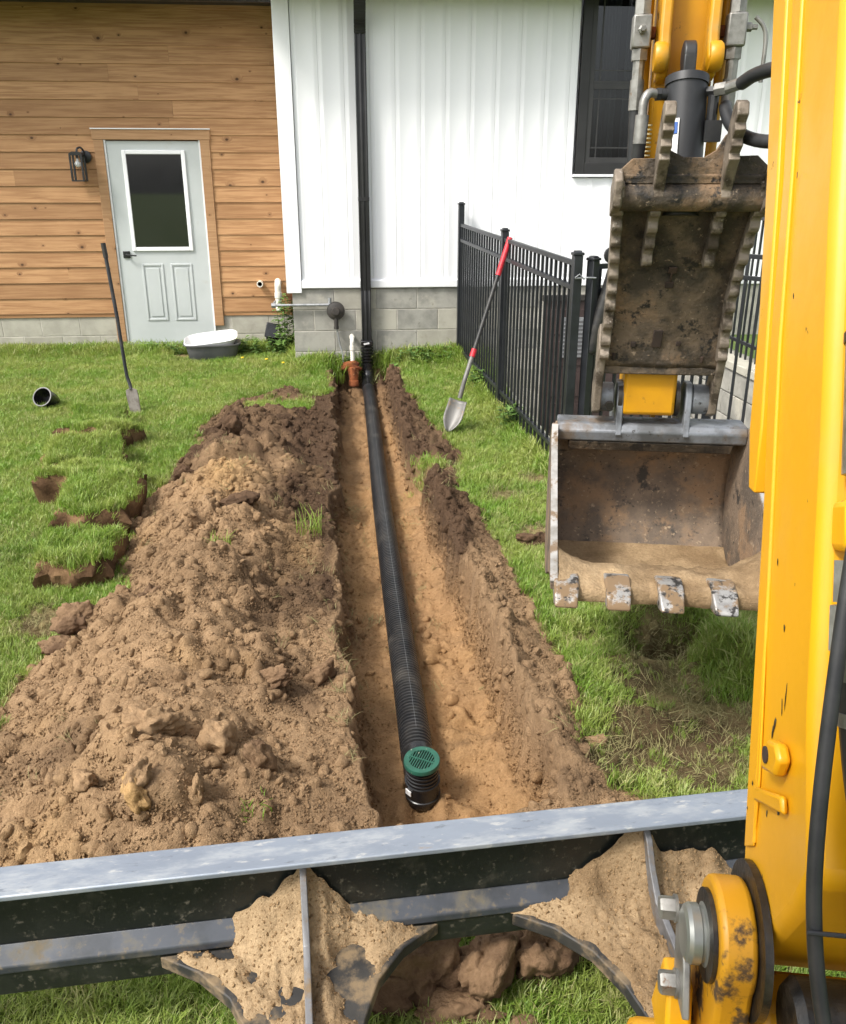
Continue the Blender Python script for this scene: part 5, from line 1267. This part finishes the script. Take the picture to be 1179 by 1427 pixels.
# lip plate, teeth
LD = Vector((-.96, -.20)).normalized()
ep(MB().prism([(2.44, .622), (2.262, .644), (2.262, .664), (2.45, .644)], 'x', AC - BW + .011, AC + BW - .011), 'cutting_edge', M['bucket_steel'], bk, bevel=.004)
tooth_me = None
for i in range(5):
    a0 = AC - BW + .034 + i * (2 * BW - .068) / 4
    tb_ = MB(); c0 = Vector((2.275, .660)); Nn = Vector((-LD.y, LD.x));
    if Nn.y < 0: Nn = -Nn
    def q(l, n): p = c0 + LD * l + Nn * n; return (p.x, p.y)
    prof = [q(-.07, .012), q(-.03, .030), q(.03, .030), q(.085, .008), q(.09, -.002), q(.05, -.016), q(-.03, -.020), q(-.07, -.016)]
    m = MB().prism(prof, 'x', -.036, .036)
    m.v = [(p[0] * (.86 if p[1] < 2.21 else 1.0), p[1], p[2]) for p in m.v]
    m.v = [(p[0] + a0, p[1], p[2]) for p in m.v]
    ep(m, 'tooth', M['bright_steel'], bk, bevel=.010, seg=3)
# ---- dozer blade (undercarriage is turned against the house)
BRz = R(3.5) - HR
BY0, BY1 = -1.02, 1.12
def strip(poly, name, mt, parent, **k): return MB().prism(poly, 'x', BY0, BY1).build(name, mt, parent, **k)
bd = MB().prism([(1.455, .46), (1.440, .46), (1.425, .31), (1.425, .215), (1.44, .205), (1.455, .215), (1.45, .33)], 'x', BY0, BY1).build('dozer_blade', M['blade_dark'], ex, bevel=.003, rot=(0, 0, BRz))
strip([(1.384, .461), (1.384, .474), (1.468, .474), (1.468, .448), (1.456, .4605)], 'top_flange', M['blade_top'], bd, bevel=.003)
strip([(1.424, .318), (1.392, .288), (1.392, .270), (1.424, .270)], 'stiffener', M['blade_ledge'], bd, bevel=.003)
strip([(1.4235, .2695), (1.396, .2695), (1.396, .212), (1.410, .203), (1.4235, .210)], 'lower_plate', M['blade_dark'], bd, bevel=.003)
ARM = (-.036, .706)
for ci, c in enumerate(ARM):
    top = [(-.30, 1.392), (-.22, 1.345), (-.155, 1.28), (-.115, 1.20), (-.085, 1.08), (-.075, .9), (-.075, .45), (.075, .45), (.075, .9), (.085, 1.08), (.105, 1.20), (.14, 1.28), (.20, 1.345), (.28, 1.392)]
    n = len(top)
    zt = lambda q: .268 - .10 * max(0, 1.392 - q) * .9
    V = [(c + p, q, zt(q)) for p, q in top] + [(c + p, q, zt(q) - .032) for p, q in top]
    F = [tuple(range(n)), tuple(range(n, 2 * n))[::-1]] + [(i, n + i, n + (i + 1) % n, (i + 1) % n) for i in range(n)]
    ao = MB().add(V, F).build('push_arm', M['arm_mud'], bd, bevel=.003)
    MB().prism([(1.438, .447), (1.424, .447), (1.395, .425), (1.365, .375), (1.32, .325), (1.20, .300), (.6, .245), (.6, .18), (1.30, .24), (1.438, .24)], 'x', c - .007, c + .007).build('rib', M['rib_steel'], bd, bevel=.002)
# caked soil on the arms and in the corners of the blade
def caked(label, c, q0, hl, hr, zl, zr, seed):
    qs = [.45, .9, 1.08, 1.20, 1.28, 1.345, 1.388]; wl = [.073, .073, .083, .112, .150, .213, .29]; wr = [.073, .073, .083, .102, .136, .194, .27]
    nx, ny = 90, 70; V = []; F = []
    for j in range(ny):
        q = q0 + (1.4225 - q0) * (j / (ny - 1)) ** .8
        f = max(0.0, (q - 1.385) / .0375)
        for i in range(nx):
            u = -1 + 2 * i / (nx - 1)
            w = float(np.interp(q, qs, wl if u < 0 else wr)); zz_ = zl if u < 0 else zr
            w = w * (1 - f) + (zz_ * (1 + .10 * mnoise.noise(Vector((q * 30, u, seed))))) * f
            w *= 1 - .16 * abs(mnoise.fractal(Vector((q * 16, seed, u * .5 + (3 if u > 0 else 0))), 1.0, 2.0, 3))
            p = u * w; m = hl if u < 0 else hr
            zt = .268 - .09 * max(0, 1.392 - q); back = max(0.0, (q - 1.20) / .2225)
            top_n = .35 * mnoise.fractal(Vector((p * 8, seed * 3.0, 1)), 1.0, 2.0, 4)
            sh_ = max(0.0, 1 - abs(p) / zz_ + top_n * .5) ** 1.9
            ed = max(0.0, 1 - abs(u) ** 8)
            nz = mnoise.fractal(Vector((p * 11 + seed * 7, q * 11, 0)), .9, 2.0, 6) * .020 + abs(mnoise.noise(Vector((p * 38, q * 38, seed)))) * .010 + max(0, mnoise.noise(Vector((p * 14, q * 14, seed + 5)))) * .018
            pat = max(0.0, mnoise.fractal(Vector((p * 6 + seed * 3, q * 6, 9)), 1.0, 2.0, 5) - .12) * .10 * (1 - .8 * sh_)
            V.append((c + p, q, zt + .002 + (m * 1.25 * back ** 4 * sh_ + .02 * back ** 2 * sh_ + .004 + nz - pat) * ed - .004 * (1 - ed)))
    for j in range(ny - 1):
        for i in range(nx - 1):
            a = j * nx + i; F.append((a, a + 1, a + nx + 1, a + nx))
    o = MB().add(V, F).build('caked_soil', M['caked'], None, smooth=60, rot=(0, 0, R(3.5)))
    n_ = len(V); at = o.data.attributes.new('Col', 'FLOAT_COLOR', 'POINT'); at.data.foreach_set('color', list((*s2l(172, 144, 108), 1.0)) * n_)
    at = o.data.attributes.new('dens', 'FLOAT', 'POINT'); at.data.foreach_set('value', [1.0] * n_)
    add_scatter(o, scatter_group('caked_grains', grains, 14000, 'dens', .001, .0045, None, 3.0, power=3, seed=9, keep=True))
    tag(o, label, 'soil', kind='stuff'); return o
caked('tan soil caked on the left blade arm around its rib', ARM[0], .80, .125, .13, .27, .20, 1)
caked('tan soil caked on the right blade arm beside the boom foot', ARM[1], .70, .12, .12, .36, .36, 2)

# ------------------------------------------------------------------ soil in the bucket
nx, ny = 80, 46; V = []; F = []
wrap = [(2.255, .632), (2.248, .650), (2.256, .668)]
path_ = wrap + [p for p in BPs[1:24]]
cl_ = [0.0]
for k in range(1, len(path_)): cl_.append(cl_[-1] + math.dist(path_[k], path_[k - 1]))
for j in range(ny):
    t = j / (ny - 1); sd = t * cl_[-1]
    b_ = float(np.interp(sd, cl_, [p[0] for p in path_])); z_ = float(np.interp(sd, cl_, [p[1] for p in path_]))
    for i in range(nx):
        u = -1 + 2 * i / (nx - 1); aa = AC + u * (BW - .012)
        tt = max(0.0, (sd - .04) / (cl_[-1] - .04))
        side = max(0.0, abs(u) - .55) / .45
        mound = .014 * math.sin(min(1, t * 4) * math.pi / 2) + (.09 * side ** 2 * (1.3 if u > 0 else .8) + .020) * math.sin(math.pi * min(1, tt * 1.05) ** .7) * (1 - tt)
        nz = mnoise.fractal(Vector((aa * 12, b_ * 12, 7)), 1.0, 2.0, 6) * .014 + abs(mnoise.noise(Vector((aa * 60, b_ * 60, 3)))) * .006
        hgt = (mound + nz) * (1 - tt ** 3) + .003 - .03 * max(0, tt - .93) / .07
        V.append((aa, b_ - (hgt * .6 if sd < .03 else 0), z_ + (hgt if sd >= .03 else 0)))
for j in range(ny - 1):
    for i in range(nx - 1): F.append((j * nx + i, j * nx + i + 1, (j + 1) * nx + i + 1, (j + 1) * nx + i))
bs = MB().add(V, F).build('bucket_soil', M['caked'], None, smooth=60, rot=(0, 0, HR))
tag(bs, 'sandy soil left along the lip and floor of the bucket', 'soil', kind='stuff')

# ------------------------------------------------------------------ sod slabs, clods, tufts, weeds
sod_tuft = scatter_group('sod_grass', tufts, 4200, 'dens', .7, 1.35, None, .4, seed=11, tint=.5)
def sod(x, y, rz, w, d, th_, tilt, label, seed):
    t = thing('sod_slab', label, 'sod', (x, y, H(x, y)), R(rz), 'cut sod slabs piled on the lawn')
    nx, ny = 22, 22; V = []; F = []
    def rim(u, v, l): return 1 + .24 * mnoise.noise(Vector((u * 1.6 + seed, v * 1.6, seed))) + .14 * mnoise.fractal(Vector((u * 4 + seed, v * 4, l * 1.3)), 1, 2, 3)
    for layer in (2, 1, 0):
        for j in range(ny):
            for i in range(nx):
                u, v = -1 + 2 * i / (nx - 1), -1 + 2 * j / (ny - 1)
                k = rim(u, v, layer) * (1, .97, .90)[2 - layer]; px, py = u * w / 2 * k, v * d / 2 * k
                e = max(abs(u), abs(v)); drop = (1.0 if layer == 2 else .3) * max(0, e - .78) ** 2 * (1 if layer else 0)
                z = (-.03, th_ * .5, th_)[layer] + tilt * v * d / 2 + .040 * mnoise.fractal(Vector((px * 5 + seed, py * 5, seed)), 1, 2, 4) - drop
                V.append((px, py, z))
    def idx(l, i, j): return l * nx * ny + j * nx + i
    for j in range(ny - 1):
        for i in range(nx - 1):
            F.append((idx(0, i, j), idx(0, i + 1, j), idx(0, i + 1, j + 1), idx(0, i, j + 1)))
            F.append((idx(2, i, j), idx(2, i, j + 1), idx(2, i + 1, j + 1), idx(2, i + 1, j)))
    for l in (0, 1):
        for i in range(nx - 1):
            F.append((idx(l + 1, i, 0), idx(l + 1, i + 1, 0), idx(l, i + 1, 0), idx(l, i, 0))); F.append((idx(l + 1, i + 1, ny - 1), idx(l + 1, i, ny - 1), idx(l, i, ny - 1), idx(l, i + 1, ny - 1)))
            F.append((idx(l + 1, 0, i + 1), idx(l + 1, 0, i), idx(l, 0, i), idx(l, 0, i + 1))); F.append((idx(l + 1, nx - 1, i), idx(l + 1, nx - 1, i + 1), idx(l, nx - 1, i + 1), idx(l, nx - 1, i)))
    MB().add(V, F).build('soil', M['sod_soil'], t, smooth=50)
    g = MB().add([V[k] for k in range(nx * ny)], [(j * nx + i, j * nx + i + 1, (j + 1) * nx + i + 1, (j + 1) * nx + i) for j in range(ny - 1) for i in range(nx - 1)])
    go = g.build('grass', M['grass'], t)
    at = go.data.attributes.new('dens', 'FLOAT', 'POINT')
    at.data.foreach_set('value', [1.0 if max(abs(-1 + 2 * (k % nx) / (nx - 1)), abs(-1 + 2 * (k // nx) / (ny - 1))) < .84 else .08 for k in range(nx * ny)])
    add_scatter(go, sod_tuft); go['kind'] = 'stuff'
    return t
sod(-1.305, 3.93, 6, .36, .42, .12, .04, 'nearest cut sod slab with a thick soil edge facing the heap', 3)
sod(-1.36, 4.50, 3, .40, .46, .18, .12, 'cut sod slab overlapping the nearest one from behind', 5)
sod(-1.52, 5.00, -12, .46, .44, .16, -.18, 'middle cut sod slab tipped beside the soil heap', 8)
sod(-1.70, 5.45, 14, .50, .42, .17, .14, 'broad cut sod slab behind the middle one', 12)
sod(-1.72, 6.02, -22, .44, .40, .16, -.20, 'far cut sod slab with a dark soil face on its right', 15)
sod(-1.86, 6.50, 8, .40, .34, .12, .12, 'farthest low cut sod slab toward the upright spade', 19)

def clod(x, y, size, mt, seed, label, dz=0.0, group=None, rot=0.0, z=None):
    o = blob('soil_clod', mt, None, (x, y, (H(x, y) if z is None else z) + size[2] * .35 + dz), size, seed, .34, 5 if size[0] > .07 else 4)
    if size[0] > .04:
        for v in o.data.vertices:
            c_ = v.co * (14.0 if size[0] < .07 else 22.0); v.co *= 1 + .09 * mnoise.fractal(c_ * 1.4, .9, 2.0, 6) + .10 * max(0, mnoise.noise(c_ * .8 + Vector((seed, 0, 0)))) - .03 * max(0, 1 - 7 * abs(mnoise.noise(c_ * .35 + Vector((seed, 0, 0)))))
    o.rotation_euler = (rot * .3, rot * .2, rot)
    tag(o, label, 'clod', group); return o
G1 = 'big clods under the blade'
clod(.02, 1.46, (.105, .085, .11), M['clod_brown'], 201, 'rounded brown clod under the blade by the left arm', group=G1)
clod(.145, 1.475, (.085, .08, .15), M['clod_brown'], 202, 'tall brown clod in the middle of the row under the blade', group=G1)
clod(.275, 1.475, (.09, .08, .15), M['clod_brown'], 203, 'upright brown clod right of the tallest one under the blade', group=G1, rot=1.0)
clod(.42, 1.50, (.09, .07, .14), M['clod_brown'], 204, 'blocky brown clod at the right end under the blade', group=G1, rot=.5)
clod(.20, 1.38, (.10, .05, .05), M['clod_brown'], 205, 'low flat clod lying in front of the row under the blade', group=G1)
clod(.34, 1.345, (.04, .04, .035), M['clod_brown'], 206, 'small lone clod on the grass below the blade', group=G1)
G2 = 'clods along the heap edge'
clod(-1.10, 3.17, (.075, .065, .085), M['clod_brown'], 211, 'large dark clod at the left edge of the heap', group=G2)
clod(-1.16, 3.05, (.06, .05, .06), M['clod_brown'], 212, 'tan clod just below the large dark one at the heap edge', group=G2)
clod(.94, 4.05, (.085, .06, .06), M['clod_dark'], 213, 'dark dug clod on the lawn left of the bucket', group=None)
clod(.80, 2.36, (.035, .03, .03), M['clod_tan'], 214, 'small tan clod on the grass right of the trench')
for i, (x_, y_, s_, m_, lb) in enumerate((
    (-.59, 4.34, (.09, .085, .085), 'clod_dark', 'dark boulder like clod beside the sandy patch of the heap'),
    (-.62, 2.24, (.085, .075, .085), 'clod_tan', 'largest rounded tan clod in the middle of the near heap'),
    (-.43, 2.28, (.065, .06, .07), 'clod_tan', 'lumpy tan clod right of the largest one on the near heap'),
    (-.76, 2.05, (.045, .040, .04), 'clod_tan', 'rounded tan clod low on the left of the near heap'),
    (-.30, 2.72, (.075, .05, .055), 'clod_brown', 'long brown clod lying near the trench side of the heap'),
    (-.13, 2.83, (.065, .055, .05), 'clod_brown', 'clod hanging at the left trench lip'),
    (-.60, 1.98, (.05, .045, .045), 'clod_tan', 'blocky clod just above the blade near the heap middle'),
    (-.45, 2.01, (.035, .03, .03), 'clod_tan', 'small flat clod right of the blocky one above the blade'),
    (-.60, 1.95, (.05, .045, .045), 'clod_sand', 'pale yellow sandy lump close above the blade'),
    (-.30, 2.18, (.065, .05, .05), 'clod_brown', 'smooth cut slab of soil near the trench lip above the blade'),
    (-.98, 4.95, (.06, .06, .055), 'clod_dark', 'dark clod on the left slope of the far heap'),
    (-.77, 5.65, (.07, .07, .065), 'clod_dark', 'dark clod near the far end of the heap'),
    (-.84, 3.28, (.065, .06, .06), 'clod_brown', 'brown clod on the left shoulder of the heap by the nearest sod'))):
    clod(x_, y_, s_, M[m_], 300 + i, lb, 0, 'single clods on the spoil heap', .7 * i)

def tuft(x, y, n, L, spread, label, seed, name='grass_tuft', cat='grass tuft', mt=None, w=.004, z=None, lean=.9, group=None):
    r = random.Random(seed); mb = MB()
    for i in range(n):
        a = r.uniform(0, 6.283); d = spread * math.sqrt(r.random()); bx, by = d * math.cos(a), d * math.sin(a); ln = L * r.uniform(.5, 1.1); le = r.uniform(.15, lean)
        az = r.uniform(0, 6.283); cx, cy = math.cos(az), math.sin(az); ww = w * r.uniform(.6, 1.2); P = []; px, py = -cy * ww / 2, cx * ww / 2
        for (t, wf) in ((0, .8), (.3, 1), (.6, .8), (.85, .45)):
            o = ln * le * t * t; zz_ = ln * t * (1 - .4 * le * t)
            P += [(bx + cx * o - px * wf, by + cy * o - py * wf, zz_), (bx + cx * o + px * wf, by + cy * o + py * wf, zz_)]
        P.append((bx + cx * ln * le, by + cy * ln * le, ln * (1 - .42 * le)))
        mb.add(P, [(0, 1, 3, 2), (2, 3, 5, 4), (4, 5, 7, 6), (6, 7, 8)])
    o = mb.build(name, mt or M['grass'], None, loc=(x, y, (H(x, y) if z is None else z) - .005))
    tag(o, label, cat, group); return o
tuft(-.22, 4.25, 60, .17, .07, 'bright grass tuft hanging on the trench edge of the heap', 1)
tuft(-.62, 3.83, 50, .09, .05, 'small grass tuft half buried in the middle of the heap', 2)
tuft(-.14, 8.42, 130, .34, .14, 'tall clump of grass against the block wall under the regulator', 3, w=.007, lean=.7)
tuft(-.32, 8.44, 90, .22, .12, 'shorter grass clump left of the tall one by the block wall', 4, w=.006)
tuft(.48, 8.46, 90, .20, .12, 'tall grass clump against the blocks just right of the downspout', 41, w=.005, lean=.8)
tuft(1.02, 8.42, 80, .20, .11, 'tall grass clump against the blocks at the fence post', 42, w=.005, lean=.8)
tuft(-.92, 9.52, 110, .22, .20, 'tall grass along the foundation between tub and corner weeds', 43, w=.005, lean=.8)
tuft(-2.72, 9.58, 90, .17, .22, 'tall grass at the foundation left of the door', 44, w=.005, lean=.8)
tuft(-3.35, 9.58, 90, .17, .25, 'tall grass at the foundation near the left edge of the view', 45, w=.005, lean=.8)
for i, (yy, n_) in enumerate(((2.75, 26), (2.55, 26), (2.35, 18), (3.2, 18), (2.98, 14))):
    tuft(trL(yy) - .035, yy, n_, .055, .03, ('dry grass tuft on the left trench lip, third from the blade', 'dry grass tuft on the left trench lip, second from the blade', 'dry grass tuft on the left trench lip nearest the blade', 'dry grass tuft on the left trench lip farthest from the blade', 'dry grass tuft on the left trench lip, fourth from the blade')[i], 20 + i, lean=1.3, group='dry tufts on the trench lip', w=.0025, mt=M['dry_grass'])
tuft(.52, 5.38, 120, .09, .13, 'grass tuft left standing in the notch of the right trench edge', 31, lean=1.1)
tuft(-.30, 2.02, 40, .05, .05, 'small green tuft in the soil just before the blade', 32)
tuft(-.42, 7.1, 120, .08, .14, 'island of grass left between soil at the far end of the heap', 33)

def weed(x, y, hgt, n, label, seed, spread=.10):
    r = random.Random(seed); t = thing('weed', label, 'weed', (x, y, max(H(x, y), -.05)))
    stems = MB(); lv = MB()
    for i in range(n):
        a = r.uniform(0, 6.283); d = spread * math.sqrt(r.random()); p0 = Vector((d * math.cos(a), d * math.sin(a) * .6, 0)); h_ = hgt * r.uniform(.4, 1.05)
        p1 = p0 + Vector((r.uniform(-.05, .05), r.uniform(-.05, .03), h_)); stems.tube([p0, (p0 + p1) / 2 + Vector((.01, 0, 0)), p1], .0025, 5)
        m_ = int(10 + h_ * 60)
        for k in range(m_):
            f = (k + .5) / m_; q = p0.lerp(p1, f); az = r.uniform(0, 6.283); ll = r.uniform(.035, .085); dv = Vector((math.cos(az), math.sin(az), r.uniform(-.3, .5))).normalized(); sv_ = dv.cross(Vector((0, 0, 1))).normalized() * ll * .28
            lv.add([q, q + dv * ll * .5 + sv_, q + dv * ll + Vector((0, 0, -ll * .15)), q + dv * ll * .5 - sv_], [(0, 1, 2, 3)])
    stems.build('stems', M['weed'], t); lv.build('leaves', M['weed'], t)
    return t
weed(-.62, 9.38, .62, 14, 'tall leafy weed climbing the corner between cedar and block', 5, .09)
weed(-.70, 9.30, .25, 10, 'low leafy weeds at the foot of the wall corner', 6, .16)
weed(-1.85, 9.52, .14, 9, 'flat leafy weeds before the door threshold', 7, .22)
weed(-1.05, 9.35, .20, 10, 'weeds growing right of the plastic tub', 8, .18)
weed(.62, 8.40, .16, 16, 'leafy weeds along the block wall right of the downspout', 9, .20)
weed(.9, 8.36, .16, 14, 'leafy weeds along the block wall near the fence', 10, .20)
weed(1.20, 7.4, .22, 10, 'weeds at the foot of the fence below the shovel grip', 11, .12)
weed(1.27, 6.2, .24, 9, 'weeds at the foot of the fence near its middle post', 12, .12)
for i, (x_, y_) in enumerate(((-1.05, 8.85), (-.80, 8.75), (-.62, 8.55))):
    d_ = thing('dandelion', ('yellow dandelion right of the plastic tub', 'yellow dandelion near the wall corner', 'yellow dandelion beside the block corner')[i], 'flower', (x_, y_, H(x_, y_)))
    MB().tube([(0, 0, 0), (.004, 0, .07)], .002, 5).build('stem', M['weed'], d_)
    MB().lathe([(.002, .068), (.017, .074), (.016, .080), (.002, .084)], 12).build('flower_head', M['dandelion'], d_, smooth=60)
